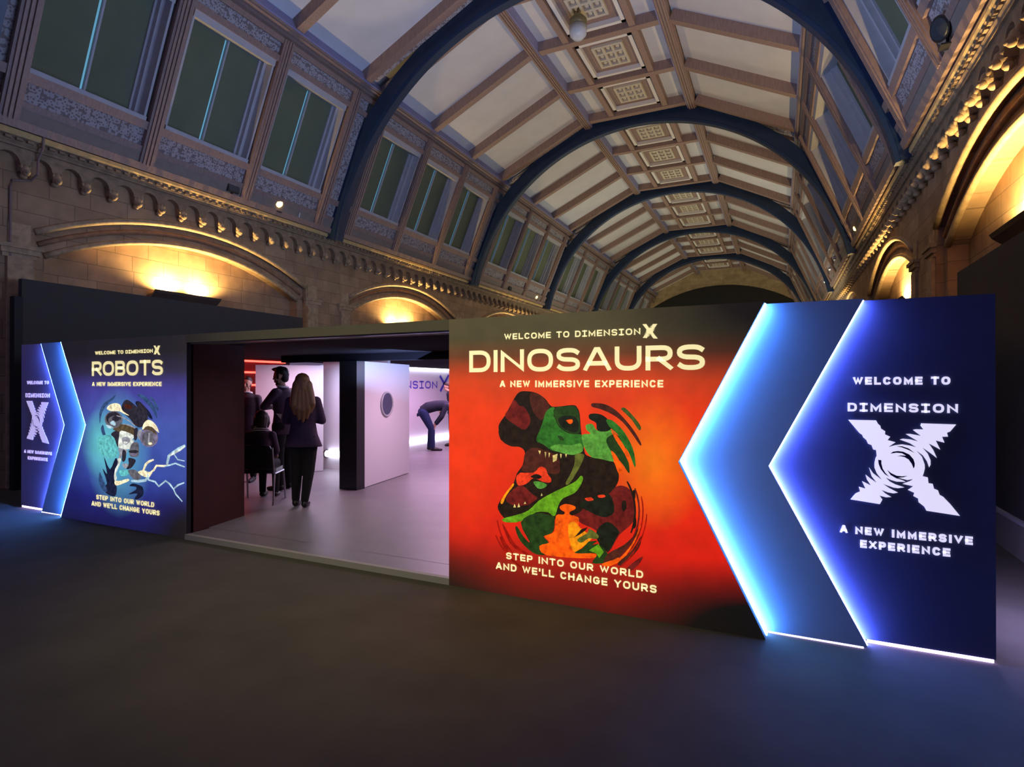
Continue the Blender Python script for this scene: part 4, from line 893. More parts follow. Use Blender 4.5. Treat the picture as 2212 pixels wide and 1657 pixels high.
robo = [
 ('a', STE, S([(1070,130),(1180,125),(1310,220),(1440,380),(1500,560),(1490,640),(1430,520),(1320,360),(1200,240)])),
 ('a', STE, S([(1350,190),(1400,190),(1500,350),(1530,470),(1480,440),(1420,300)])),
 ('a', NV, S([(1030,290),(1110,270),(1230,380),(1350,520),(1400,660),(1330,620),(1200,480),(1080,400)])),
 ('a', STE, S([(250,520),(330,330),(470,230),(600,130),(560,220),(400,360),(300,540),(260,760)])), ('a', STE, S([(280,860),(330,780),(360,900),(400,1060),(330,1020)])),
 ('a', TEA, S([(230,1060),(420,1000),(560,1060),(640,1240),(620,1460),(430,1500),(240,1330)])),
 ('a', CH, S([(730,400),(770,290),(850,235),(960,300),(1080,400),(1060,320),(1130,290),(1260,430),(1300,650),(1170,830),(1030,800),(900,640),(760,520)])),
 ('a', BR, S([(790,350),(880,330),(960,400),(900,440),(810,410)])),
 ('a', CH, S([(500,985),(600,910),(720,900),(690,1030),(650,1270),(580,1080)])),
 ('a', BRZ, S([(540,880),(640,820),(770,760),(980,830),(1050,900),(1000,1010),(780,925),(680,930)])),
 ('a', GY2, bolt([(760,760),(900,790),(1040,860)], 30)),
 ('a', GY1, ell(560, 665, 195, 185)), ('a', CH, ell(555, 640, 160, 140)), ('a', GY1, ell(570, 690, 130, 105)), ('a', CH, ell(600, 650, 80, 60)), ('a', PAL, S([(380,780),(450,790),(550,830),(530,860),(440,850)])), ('a', PAL, S([(480,740),(560,690),(610,770),(560,800)])),
 ('a', CRM, S([(410,425),(480,340),(610,312),(700,350),(760,480),(900,580),(790,545),(690,490),(570,480),(480,475)])),
 ('a', GY2, bolt([(620,580),(760,620),(900,700),(1020,800)], 26)),
 ('a', WHT, S([(725,905),(1000,1010),(965,1100),(1002,1125),(945,1290),(740,1312),(660,1240),(680,1030)])), ('a', GY2, S([(740,1060),(860,1040),(920,1100),(860,1200),(760,1180)])), ('a', WHT, ell(815, 1165, 45, 25)),
 ('a', CH, S([(1010,880),(1080,850),(1080,1000),(1050,1110),(1000,1090)])),
 ('a', GY1, S([(960,1180),(1090,1170),(1110,1350),(1080,1470),(930,1470),(900,1350)])), ('a', CH, S([(900,1340),(1060,1330),(1100,1370),(1000,1400),(900,1380)])), ('a', PU, S([(930,1400),(1060,1400),(1050,1450),(950,1450)])),
 ('a', GY2, S([(660,1290),(760,1300),(850,1330),(830,1420),(780,1360),(720,1500),(640,1660),(600,1600),(690,1440)])), ('a', CH, S([(760,1330),(830,1360),(820,1500),(770,1590),(740,1500)])),
 ('a', GY2, S([(1080,930),(1160,870),(1180,1000),(1160,1120),(1080,1050)])),
 ('a', PU, ell(1330, 1060, 195, 205)), ('a', GY1, ell(1330, 1070, 150, 160)), ('a', PU, S([(1400,960),(1490,1020),(1480,1160),(1400,1200),(1430,1080)])), ('a', GY2, bolt([(1330,960),(1320,1180)], 50)), ('a', CRM, ell(1355, 1190, 45, 28)),
 ('a', BRZ, S([(1200,900),(1260,820),(1380,820),(1480,930),(1490,1000),(1400,930),(1300,890)])),
 ('a', CRM, S([(1180,860),(1220,740),(1310,672),(1410,715),(1500,820),(1545,950),(1475,905),(1385,825),(1270,815),(1200,880)])),
 ('b', NV, S([(600,300),(650,380),(600,600),(580,720),(630,950),(585,1125),(400,1060),(320,900),(420,850),(320,520),(420,640),(350,260),(480,540)])),
 ('b', STE, S([(260,600),(330,760),(420,1000),(350,1020),(240,820)])),
 ('b', WHT, S([(640,325),(720,300),(700,420),(640,560),(610,640),(630,740),(590,800),(570,680),(600,520),(670,400)])),
 ('b', CH, S([(760,250),(830,180),(820,330),(770,380),(735,330)])), ('b', CH, S([(885,290),(1040,335),(1000,440),(930,520),(840,530),(890,420)])),
 ('b', GY2, S([(750,420),(860,420),(880,470),(800,520)])), ('b', TEA, S([(700,560),(880,560),(890,650),(760,690),(690,650)])), ('b', GY1, S([(880,560),(1040,560),(1160,700),(1060,780),(940,700)])),
 ('b', CRM, S([(585,795),(700,790),(870,745),(890,790),(760,850),(612,892)])),
 ('b', NV, S([(905,900),(980,845),(1110,880),(1190,930),(1210,1080),(1100,1185),(1010,1180),(1075,1065),(880,1085),(1040,985),(1040,920)])),
 ('b', CRM, S([(1090,600),(1200,560),(1340,600),(1420,560),(1360,680),(1300,720),(1180,680)])),
 ('b', PAL, bolt([(940,790),(1100,800),(1250,780),(1320,700)], 60)),
 ('b', PAL, bolt([(2112,20),(1980,90),(1850,180),(1760,250),(1720,430)], 60)), ('b', WHT, bolt([(2112,40),(2000,120),(1860,200),(1770,250)], 40)),
 ('b', CRM, bolt([(1760,450),(1660,470),(1490,460),(1430,560),(1320,640)], 44)), ('b', PAL, bolt([(1660,480),(1780,450),(1900,410),(2000,450),(2105,490)], 34)),
 ('b', PAL, bolt([(1870,210),(1950,330),(2100,360)], 26)), ('b', PAL, bolt([(1300,640),(1320,770),(1460,810),(1540,910),(1690,790),(1780,860),(1860,970),(1960,880),(2095,830)], 38)),
 ('b', PAL, bolt([(1860,970),(1910,1080),(2050,1240)], 30)), ('b', CRM, bolt([(1200,580),(1260,430),(1330,370),(1430,330)], 50)),
]
art(robo, K1, 'robot_print', lw, {'a': (190, 840, 10.04), 'b': (190, 960, 10.04)})

# header over the opening
hd = thing('header_beam', 'dark olive header beam spanning the booth opening between both posters', 'beam', ((xl1 + xr0) / 2, LY1, 2.05))
hz = at_y(972, 713, LY1).z
MB().box((xl1, LY1 + 0.004, hz), (xr0, LY1 + 0.33, ZT)).build('fascia_board', HEADER, hd)
MB().box((xl1 + 0.02, LY1 + 0.05, hz - 0.012), (xr0 - 0.01, LY1 + 0.075, hz)).build('metal_trim', METAL, hd)

DULL = mat('dull_black_ceiling', (0.014, 0.012, 0.016, 1), 1.0); DULL.node_tree.nodes['Principled BSDF'].inputs['Specular IOR Level'].default_value = 0.05
# booth shell: floor, ceiling, inner walls
XLB = -8.75
fb = MB(); fb.box((xl1, 3.972, 0.0), (xr0, 4.245, 0.05)); fb.box((-9.2, 4.24, 0.0), (xr1 - 0.1, 16.2, 0.05)); struct(fb.build('floor_booth', VINYL))
MB().box((xl1, 3.93, 0.0), (xr0, 3.975, 0.052)).build('edge_strip', mat('pale_ramp_edge', (0.36, 0.34, 0.30, 1), 0.6), bpy.data.objects['floor_booth'])
struct(MB().box((-9.2, 4.27, 2.06), (xr1 - 0.02, 16.2, 2.11)).build('ceiling_booth', DULL))
struct(MB().prism([(xl1 - 0.10, 4.05, 0.0), (xl1 + 0.0, 4.03, 0.0), (-5.755, 4.80, 0.0), (-5.855, 4.82, 0.0)], (0, 0, 2.06)).build('wall_entry_left', REDWALL))
struct(MB().box((xr0, 4.03, 0.0), (xr0 + 0.10, 9.0, 2.06)).build('wall_entry_right', REDWALL))
struct(MB().box((-8.85, 4.25, 0.0), (XLB, 8.35, 2.06)).build('wall_booth_left', REDWALL))
struct(MB().box((-8.85, 8.35, 0.0), (XLB, 16.0, 2.06)).build('wall_white_left', WHITEW))
struct(MB().box((-8.85, 16.0, 0.0), (-2.3, 16.1, 2.06)).build('wall_white_back', WHITEW))
struct(MB().box((xr0 + 0.0, 9.0, 0.0), (xr0 + 0.1, 16.0, 2.06)).build('wall_white_right', WHITEW))
struct(MB().box((xr1 - 0.10, 4.26, 0.0), (xr1, 16.2, 2.115)).build('wall_booth_right', DARKPANEL))
struct(MB().box((-9.25, 4.26, 0.0), (-9.15, 16.2, 2.115)).build('wall_booth_outer', DARKPANEL))
struct(MB().box((at_y(607, 770, 6.66).x, 6.66, 1.955), (xr0, 6.80, 2.06)).build('trim_lintel', DULL))
struct(MB().box((-5.955, 6.64, 0.05), (-5.63, 6.82, 1.955)).build('wall_pillar', BLACKG))
# white wall piece seen through the left doorway, its light patch built as a glowing tube
struct(MB().box((at_y(698, 950, 8.18).x, 8.18, 0.05), (-6.25, 8.26, 2.06)).build('wall_white_panel', WHITEW))
def oriented_leaf(a, b, z0, z1, th):
    a, b = Vector(a), Vector(b); d = (b - a).normalized(); n = Vector((-d.y, d.x, 0)) * th
    return a, d, n, MB().obox((a.x, a.y, z0), (b - a), n, (0, 0, z1 - z0))
a, d, n, mb = oriented_leaf((-8.23, 7.09, 0), (-7.445, 7.86, 0), 0.06, 1.95, 0.05)
dr = sempty('door_1', (a.x, a.y, 0.05)); mb.build('door_leaf', WHITEW, dr)
MB().obox(Vector((-7.47, 7.84, 0.06)), d * 0.05, n * 1.3, (0, 0, 1.9)).build('door_edge', MOULD, dr)
a, d, n, mb = oriented_leaf((-5.655, 6.83, 0), (-5.915, 8.36, 0), 0.06, 1.955, 0.05)
dr = sempty('door_2', (a.x, a.y, 0.05)); mb.build('door_leaf', WHITEW, dr)
pc = at_x(834, 872, -5.78); pc = a + d * ((Vector((pc.x, pc.y, 0)) - a).dot(d)); pc.z = 1.29
nn = Vector((d.y, -d.x, 0))
ringp = [pc + nn * 0.012 + (d * cos(t) + Vector((0, 0, 1)) * sin(t)) * 0.19 for t in [2 * pi * k / 32 for k in range(32)]]
ph = MB().tube(ringp, 0.018, 8, closed=True).build('porthole_rim', mat('grey_rim', (0.42, 0.42, 0.46, 1), 0.4), dr, smooth=True)
MB().lathe(pc + nn * 0.002, [(0.185, 0.0), (0.18, 0.008)], 32, ax=nn).build('porthole_glass', mat('smoky_glass', (0.085, 0.09, 0.16, 1), 0.15), ph)
MB().obox(a + Vector((0, 0, 0.06)) - d * 0.03, d * 0.03, n, (0, 0, 1.895)).build('hinge_strip', METAL, dr)
# wall lettering in the far room
Xw = XLB + 0.002
def place_x(y, z, o): return Vector((Xw + o, y, z))
wl = thing('wall_lettering', 'violet blue lettering with a large X on the white far wall', 'sign', (XLB, 13.0, 1.6))
ya, yb = at_x(888, 832, XLB).y, at_x(943, 832, XLB).y
wch = (yb - ya) / 4.0
lettering('DIMENSION', ya - wch * 4.9, yb + 0.03, 1.50, 1.71, place_x, weight=.17, gap=.5, serif_i=True).build('lettering', BLUEL, wl, fix=False)
mb = MB(); x0, x1 = at_x(950, 825, XLB).y, at_x(969, 825, XLB).y
for q in (((x0, 1.86), (x1, 1.42)), ((x1, 1.89), (x0 + 0.02, 1.42))):
    for qd in stroke_poly([q[0], ((q[0][0] + q[1][0]) / 2, (q[0][1] + q[1][1]) / 2), q[1]], 0.085, False): mb.add([place_x(y, z, 0.003) for y, z in qd], [(0, 1, 2, 3)])
mb.build('x_emblem', BLUEL, wl)
def led_tube(label, p0, p1, r, m, group):
    p0, p1 = Vector(p0), Vector(p1); t = thing('led_tube', label, 'light', p0, group); dd = (p1 - p0).normalized()
    MB().tube([p0, p1], r, 8).build('tube', m, t)
    for q, s in ((p0, -1), (p1, 1)): MB().tube([q, q + dd * s * 0.03], r * 1.25, 8).build('end_cap', BLACKG, t)
led_tube('bright white light tube along the top of the far white wall', (XLB + 0.06, 12.0, 2.06), (XLB + 0.06, 15.8, 2.06), 0.05, LED_WHITE, 'white light tubes in the booth')
led_tube('bright white light tube along the foot of the far white wall', (XLB + 0.05, 12.0, 0.12), (XLB + 0.05, 15.8, 0.12), 0.055, LED_WHITE, 'white light tubes in the booth')
led_tube('glowing bar standing in for a light patch low on the wall behind the left doorway', (at_y(706, 950, 8.14).x, 8.14, 0.33), (-6.35, 8.14, 0.33), 0.06, LED_WHITE, 'white light tubes in the booth')  # reflected patch of light on the wall, added as a glowing tube
ry = at_x(526, 768, XLB + 0.05).y
led_tube('topmost and longest red light tube on the dark wall', (XLB + 0.05, ry - 0.3, 2.035), (XLB + 0.05, ry + 0.95, 2.035), 0.018, LED_RED, 'red light tubes on the dark wall')
led_tube('middle red light tube on the dark wall', (XLB + 0.05, ry - 0.3, 1.83), (XLB + 0.05, ry + 0.50, 1.83), 0.018, LED_RED, 'red light tubes on the dark wall')
led_tube('lowest red light tube on the dark wall', (XLB + 0.05, ry + 0.02, 1.60), (XLB + 0.05, ry + 0.50, 1.60), 0.018, LED_RED, 'red light tubes on the dark wall')
# area lights added inside the booth to support its visible tubes
lamp('booth_pink', 'AREA', (-6.6, 11.6, 2.03), 150, (1.0, 0.55, 0.98), 2.6, 3.0, aim=(-6.6, 11.6, 0))
lamp('booth_pink_near', 'AREA', (-4.3, 7.6, 2.03), 58, (1.0, 0.62, 0.88), 1.2, 1.2, aim=(-4.3, 7.6, 0))
lamp('booth_doorway', 'AREA', (-7.0, 7.15, 2.03), 24, (1.0, 0.62, 0.86), 0.8, 0.4, aim=(-7.0, 7.15, 0))
lamp('booth_left_white', 'AREA', (-6.75, 7.75, 2.02), 17, (0.45, 0.62, 1.0), 0.8, 0.3, aim=(-6.75, 7.75, 0))
lamp('booth_entry', 'AREA', (-4.2, 5.6, 2.04), 6, (0.86, 0.82, 1.0), 1.4, 1.0, aim=(-4.2, 5.6, 0))
lamp('booth_red_fill', 'AREA', (-8.0, 6.2, 2.03), 5, (1.0, 0.05, 0.03), 0.5, 0.5, aim=(-8.0, 6.2, 0))
lamp('booth_red', 'AREA', (-8.4, 6.6, 1.2), 8, (1.0, 0.06, 0.04), 0.5, 0.8, aim=(-6.5, 5.8, 0.4))
lamp('side_wall_led', 'AREA', (xr1 + 0.03, 4.75, 0.55), 60, (0.46, 0.40, 1.0), 0.9, 0.9, aim=(2.0, 4.75, 0.25))
#PEOPLE
# ================================================================== PEOPLE
def cap(mb, p0, r0, p1, r1, seg=12):
    p0, p1 = Vector(p0), Vector(p1); ax = p1 - p0; L = ax.length
    if L < 1e-5: return mb.ball(p0, max(r0, r1), seg, 8)
    pr = [(max(r0 * sin(a), 1e-4), -r0 * cos(a)) for a in [pi / 2 * k / 4 for k in range(0, 5)]] + [(max(r1 * cos(a), 1e-4), L + r1 * sin(a)) for a in [pi / 2 * k / 4 for k in range(0, 5)]]
    return mb.lathe(p0, pr, seg, ax=ax)
def chain(mb, pts):
    for (a, ra), (b, rb) in zip(pts[:-1], pts[1:]): cap(mb, a, ra, b, rb)
def loft(mb, rings, seg=20):
    """rings: (centre, half width vector, half depth vector)"""
    mb.sweep([[Vector(c) + Vector(u) * cos(2 * pi * k / seg) + Vector(v) * sin(2 * pi * k / seg) for k in range(seg)] for c, u, v in rings])
def remesh(mb, name, m, parent, voxel=0.012, it=4):
    me = mb.mesh(name + '_raw', m); o = bpy.data.objects.new(name + '_raw', me); C.objects.link(o)
    r = o.modifiers.new('r', 'REMESH'); r.mode = 'VOXEL'; r.voxel_size = voxel
    s = o.modifiers.new('s', 'SMOOTH'); s.iterations = it; s.factor = 0.5
    dg = bpy.context.evaluated_depsgraph_get(); dg.update()
    nm = bpy.data.meshes.new_from_object(o.evaluated_get(dg)); nm.name = name
    bpy.data.objects.remove(o, do_unlink=True); bpy.data.meshes.remove(me)
    nm.materials.clear(); nm.materials.append(m); nm.polygons.foreach_set('use_smooth', [True] * len(nm.polygons))
    ob = bpy.data.objects.new(name, nm); C.objects.link(ob); put(ob, parent); return ob

SKIN = mat('skin', (0.50, 0.29, 0.20, 1), 0.5, vary=0.05, scale=20)
PLUM = mat('plum_jacket_cloth', (0.050, 0.024, 0.055, 1), 0.8, vary=0.12, scale=30)
PLUMD = mat('dark_plum_jacket_cloth', (0.028, 0.016, 0.034, 1), 0.8, vary=0.12, scale=30)
TROUS = mat('black_trouser_cloth', (0.006, 0.0055, 0.007, 1), 0.95)
SHOE = mat('black_shoe_leather', (0.012, 0.011, 0.012, 1), 0.45)
HAIRD = mat('dark_brown_hair', (0.022, 0.012, 0.009, 1), 0.5, vary=0.3, scale=60, stretch=(3, 3, .3))
HAIRB = mat('long_blond_brown_hair', (0.22, 0.105, 0.040, 1), 0.5, vary=0.35, scale=50, stretch=(4, 4, .25))
DENIM = mat('blue_denim', (0.010, 0.020, 0.075, 1), 0.95, vary=0.12, scale=30)
NAVYC = mat('navy_cloth', (0.008, 0.010, 0.024, 1), 0.95, vary=0.1, scale=30)
EYEM = mat('dark_eye', (0.02, 0.015, 0.012, 1), 0.2)
SHIRT = mat('white_shirt', (0.7, 0.7, 0.72, 1), 0.7)

class Body:
    def __init__(s, foot, fwd, H):
        s.o = Vector(foot); f = Vector((fwd[0], fwd[1], 0)).normalized(); s.f = f; s.r = Vector((f.y, -f.x, 0)); s.k = H / 1.75
    def P(s, x, y, z): return s.o + (s.r * x + s.f * y) * s.k + Vector((0, 0, z * s.k))
    def V(s, x, y, z): return (s.r * x + s.f * y) * s.k + Vector((0, 0, z * s.k))

def hand(mb, w, d, n, k=1.0, curl=0.5):
    """w wrist, d direction of the hand, n palm normal"""
    w, d, n = Vector(w), Vector(d).normalized(), Vector(n); n = (n - d * n.dot(d)).normalized(); s = d.cross(n)
    for t in (-0.027, -0.009, 0.009, 0.027): cap(mb, w + s * t * .5, .016 * k, w + d * .085 * k + s * t * k, .013 * k, 8)
    for i, t in enumerate((-0.030, -0.010, 0.010, 0.029)):
        L = (.032, .040, .043, .038)[i] * k; q = w + d * .088 * k + s * t * k; a = curl
        q1 = q + (d * cos(a) + n * sin(a)) * L; q2 = q1 + (d * cos(2.1 * a) + n * sin(2.1 * a)) * L * .72; q3 = q2 + (d * cos(2.9 * a) + n * sin(2.9 * a)) * L * .5
        chain(mb, [(q, .0100 * k), (q1, .0092 * k), (q2, .0085 * k), (q3, .0075 * k)])
    q = w + d * .02 * k + s * .028 * k; q1 = q + (d * .6 + s * .75 + n * .25).normalized() * .042 * k; q2 = q1 + (d * .9 + s * .3 + n * .3).normalized() * .034 * k
    chain(mb, [(q, .0135 * k), (q1, .0115 * k), (q2, .009 * k)])

def head(mb, hc, hf, k):
    """hc centre of the head, hf facing"""
    hf = Vector(hf).normalized(); up = Vector((0, 0, 1)); up = (up - hf * up.dot(hf)).normalized(); r = hf.cross(up)
    A = lambda x, y, z: hc + (r * x + hf * y + up * z) * k
    cap(mb, A(0, -.025, .035), .083 * k, A(0, .02, .03), .078 * k, 16); cap(mb, A(0, .035, .03), .064 * k, A(0, .045, -.06), .046 * k)
    cap(mb, A(0, .03, -.06), .052 * k, A(0, .062, -.098), .024 * k)
    for s in (-1, 1):
        cap(mb, A(.03 * s, .09, .012), .012 * k, A(.045 * s, .068, .02), .012 * k, 8); cap(mb, A(.04 * s, .07, -.03), .02 * k, A(.045 * s, .03, -.075), .02 * k, 8)
        cap(mb, A(.076 * s, -.015, .015), .013 * k, A(.074 * s, -.005, -.03), .010 * k, 8)
    cap(mb, A(0, .098, .01), .010 * k, A(0, .116, -.026), .013 * k, 8); cap(mb, A(-.02, .094, -.058), .009 * k, A(.02, .094, -.058), .009 * k, 8); cap(mb, A(-.017, .093, -.072), .010 * k, A(.017, .093, -.072), .010 * k, 8)
    return A

def standing(b, name_label, fwd_head, arms, hair, m_top, m_leg, legs=None, hem=0.80, hem_w=0.20, head_c=(0, .02, 1.635), lean=0.0, shoes=True, group=None, collar=None, stoop=0):
    t = thing('person', name_label, 'person', b.o, group)
    k = b.k; P, V = b.P, b.V
    legs = legs or [((-.09, 0, .92), (-.095, .015, .50), (-.10, -.02, .09)), ((.09, 0, .92), (.095, .015, .50), (.10, -.02, .09))]
    mb = MB()
    # trunk
    loft(mb, [(P(0, 0, .86), V(.14, 0, 0), V(0, .09, 0)), (P(0, 0, .95), V(.165, 0, 0), V(0, .105, 0)), (P(0, .0, 1.10), V(.135, 0, 0), V(0, .09, 0)), (P(0, lean * .5, 1.28), V(.165, 0, 0), V(0, .105, 0)), (P(0, lean, 1.40), V(.165, 0, 0), V(0, .09, 0)), (P(0, lean, 1.47), V(.07, 0, 0), V(0, .06, 0))])
    hc = P(*head_c); cap(mb, P(0, lean - .01, 1.44), .055 * k, hc - Vector((0, 0, .07 * k)), .05 * k)
    A = head(mb, hc, fwd_head, k)
    for sh, el, wr, hd, hn in arms:
        chain(mb, [(P(*sh), .05 * k), (P(*el), .038 * k), (P(*wr), .026 * k)]); hand(mb, P(*wr), V(*hd), V(*hn), k)
    for h, kn, an in legs:
        chain(mb, [(P(*h), .085 * k), (P(*kn), .055 * k), ((P(*kn) * .6 + P(*an) * .4), .055 * k), (P(*an), .036 * k)])
        a = P(*an); cap(mb, a - Vector((0, 0, .04 * k)), .034 * k, a + V(0, .13, -.062), .026 * k)
    remesh(mb, 'body', SKIN, t, 0.0075, 3)
    for s in (-1, 1): MB().ball(A(.032 * s, .088, .0), .0115 * k, 8, 6).build('eye', EYEM, t)
    # jacket
    mb = MB()
    loft(mb, [(P(0, 0, hem), V(hem_w, 0, 0), V(0, .135, 0)), (P(0, 0, .95), V(.185, 0, 0), V(0, .125, 0)), (P(0, 0, 1.10), V(.160, 0, 0), V(0, .112, 0)), (P(0, lean * .5, 1.28), V(.188, 0, 0), V(0, .125, 0)), (P(0, lean, 1.41), V(.185, 0, 0), V(0, .11, 0)), (P(0, lean, 1.475), V(.085, 0, 0), V(0, .075, 0))])
    for sh, el, wr, hd, hn in arms:
        cap(mb, P(*sh) * .8 + P(0, lean, 1.38) * .2, .072 * k, P(*sh), .066 * k); chain(mb, [(P(*sh), .066 * k), (P(*el), .054 * k), (P(*el) * .12 + P(*wr) * .88, .041 * k)])
    remesh(mb, 'jacket', m_top, t, 0.012, 3)
    mb = MB()
    loft(mb, [(P(0, 0, .80), V(.10, 0, 0), V(0, .08, 0)), (P(0, 0, .86), V(.165, 0, 0), V(0, .115, 0)), (P(0, 0, .96), V(.165, 0, 0), V(0, .11, 0)), (P(0, 0, 1.02), V(.15, 0, 0), V(0, .10, 0))])
    for h, kn, an in legs: chain(mb, [(P(*h), .108 * k), (P(*kn), .074 * k), ((P(*kn) * .6 + P(*an) * .4), .066 * k), (P(*an) + Vector((0, 0, .01)), .052 * k)])
    remesh(mb, 'trousers', m_leg, t, 0.012, 3)
    for h, kn, an in legs:
        a = P(*an); mb = MB(); cap(mb, a + V(0, -.02, -.045), .042 * k, a + V(0, .10, -.055), .040 * k); cap(mb, a + V(0, .10, -.058), .040 * k, a + V(0, .19, -.064), .028 * k); cap(mb, a, .045 * k, a + V(0, 0, -.04), .046 * k)
        s = remesh(mb, 'shoe', SHOE, t, 0.009, 2)
    if hair:
        mb = MB(); hair(mb, A, k, P, V); remesh(mb, 'hair', hair.m, t, 0.008, 3)
    if collar:
        mb = MB(); pts = [P(.078 * cos(q), lean + .07 * sin(q), 1.485 + .012 * sin(q)) for q in [2 * pi * j / 20 for j in range(20)]]
        mb.tube(pts, .016 * k, 8, closed=True); mb.build('collar', collar, t, smooth=True)
    return t, A

def hair_short(mb, A, k, P, V):
    cap(mb, A(0, -.035, .055), .087 * k, A(0, .0, .075), .078 * k); cap(mb, A(0, .02, .095), .055 * k, A(0, .085, .112), .028 * k); cap(mb, A(0, .06, .108), .035 * k, A(0, .115, .118), .014 * k)
    cap(mb, A(0, -.05, .02), .075 * k, A(0, -.055, -.04), .055 * k)
    for s in (-1, 1): cap(mb, A(.066 * s, .012, .04), .020 * k, A(.066 * s, .02, -.03), .012 * k); cap(mb, A(.05 * s, .035, -.07), .020 * k, A(.02 * s, .065, -.105), .022 * k)
    cap(mb, A(-.02, .062, -.105), .02 * k, A(.02, .062, -.105), .02 * k); cap(mb, A(-.02, .098, -.046), .008 * k, A(.02, .098, -.046), .008 * k)
hair_short.m = HAIRD
def hair_long(mb, A, k, P, V):
    cap(mb, A(0, -.035, .045), .096 * k, A(0, .005, .055), .088 * k); cap(mb, A(0, -.03, .04), .096 * k, A(0, -.05, -.10), .092 * k)
    for x, z1, r in ((-.10, -.40, .045), (-.05, -.47, .05), (0, -.50, .05), (.05, -.46, .05), (.10, -.38, .045)):
        chain(mb, [(A(x * .6, -.055, -.02), .065 * k), (A(x, -.105, -.20), .056 * k), (A(x * 1.15, -.135, z1 * .72), r * k), (A(x, -.13, z1), .018 * k)])
    for s in (-1, 1): chain(mb, [(A(.075 * s, 0, .02), .03 * k), (A(.095 * s, -.01, -.12), .032 * k), (A(.11 * s, -.03, -.2), .03 * k)])
hair_long.m = HAIRB
def hair_bob(mb, A, k, P, V):
    cap(mb, A(0, -.03, .04), .100 * k, A(0, .005, .05), .092 * k); cap(mb, A(0, -.045, .02), .098 * k, A(0, -.05, -.09), .085 * k)
    for s in (-1, 1): chain(mb, [(A(.08 * s, 0, .03), .03 * k), (A(.092 * s, -.01, -.06), .03 * k), (A(.08 * s, -.01, -.12), .024 * k)])
hair_bob.m = HAIRD
def hair_crop(mb, A, k, P, V):
    cap(mb, A(0, -.033, .045), .089 * k, A(0, .0, .06), .082 * k); cap(mb, A(0, -.045, .02), .078 * k, A(0, -.05, -.045), .058 * k)
hair_crop.m = HAIRD

away = Vector((-0.60, 0.80, 0)).normalized()
# woman seen from behind
wp = on_floor(655, 1094, 0.05)
bw = Body(wp, (-0.52, 0.85), 1.69)
arms_front = [((-.165, .0, 1.39), (-.235, .06, 1.13), (-.10, .20, 1.10), (.9, .35, .02), (.2, -.9, 0)), ((.165, .0, 1.39), (.23, .05, 1.13), (.09, .21, 1.13), (-.9, .35, .02), (-.2, -.9, 0))]
standing(bw, 'woman with long blond brown hair in plum jacket and black trousers, seen from behind', (-0.75, 0.66, -0.05), arms_front, hair_long, PLUM, TROUS,
         legs=[((-.088, 0, .90), (-.085, .02, .49), (-.10, .02, .09)), ((.088, 0, .90), (.075, -.005, .49), (.035, -.06, .09))], hem=0.79, hem_w=0.25, head_c=(-.015, .0, 1.625))
# bearded man in profile, arms folded
mp_ = on_floor(612, 1057, 0.05)
bm_ = Body(mp_, (-0.97, -0.22), 1.80)
arms_fold = [((-.185, .0, 1.40), (-.22, .16, 1.20), (.02, .21, 1.19), (.95, .1, .1), (.1, -.9, 0)), ((.185, .0, 1.40), (.22, .17, 1.18), (-.02, .225, 1.22), (-.95, .1, .15), (-.1, -.9, 0))]
mt, MA = standing(bm_, 'bearded man with swept dark hair, arms folded, facing left beside the long haired woman', (-0.93, -0.36, -0.12), arms_fold, hair_short, PLUM, TROUS, hem=0.80, hem_w=0.20, collar=SHIRT, lean=.01, head_c=(0, .04, 1.63))
# white card hanging at his waist
zc = (Vector(mp_) - Vector((0, 0, EYE))).dot(VF) - 0.17
q = Vector((0, 0, EYE)) + ray(596, 893) * zc
nb = MB().prism([q, q + VR * .085 + Vector((0, 0, -.01)), q + VR * .07 + Vector((0, 0, -.085))], VF * .004).build('name_card', SHIRT); tag(nb, "white card hanging at the bearded man's waist", 'card')
# standing person behind the entrance wall
d0 = on_floor(533, 1040, 0.05)
bd_ = Body(d0, (0.5, -0.85), 1.68)
arms_down = [((-.175, 0, 1.39), (-.215, -.01, 1.12), (-.20, .08, .88), (0, .25, -.95), (.9, 0, 0)), ((.175, 0, 1.39), (.215, -.01, 1.12), (.20, .08, .88), (0, .25, -.95), (-.9, 0, 0))]
standing(bd_, 'person in dark jacket standing half hidden behind the dark red entrance wall', (0.6, -0.8, -0.1), arms_down, hair_crop, PLUMD, TROUS, collar=SHIRT)

# chair and the seated person
cp = on_floor(551, 1090, 0.05); cf = Vector((-0.50, 0.866, 0)).normalized(); crt = Vector((cf.y, -cf.x, 0))
def CP(x, y, z): return cp + crt * x + cf * y + Vector((0, 0, z))
ch = thing('stacking_chair', 'black padded chair with thin metal legs, seen from behind', 'chair', cp)
def pad(mb, o, u, v, w, r=0.02):
    mb.obox(o, u, v, w)
mb = MB(); pts = [(-.225, .02), (.225, .02), (.235, .10), (.22, .42), (-.22, .42), (-.235, .10)]
mb.prism([CP(x, y, .40) for x, y in pts], (0, 0, .05)); mb.build('seat', BLACKG, ch)
mb = MB(); prof = [(-.225, .46), (.225, .46), (.24, .50), (.235, .70), (.20, .76), (.10, .775), (-.10, .775), (-.20, .76), (-.235, .70), (-.24, .50)]
mb.prism([CP(x, -.02 - (z - .46) * .16, z) for x, z in prof], cf * .035); mb.build('backrest', BLACKG, ch)
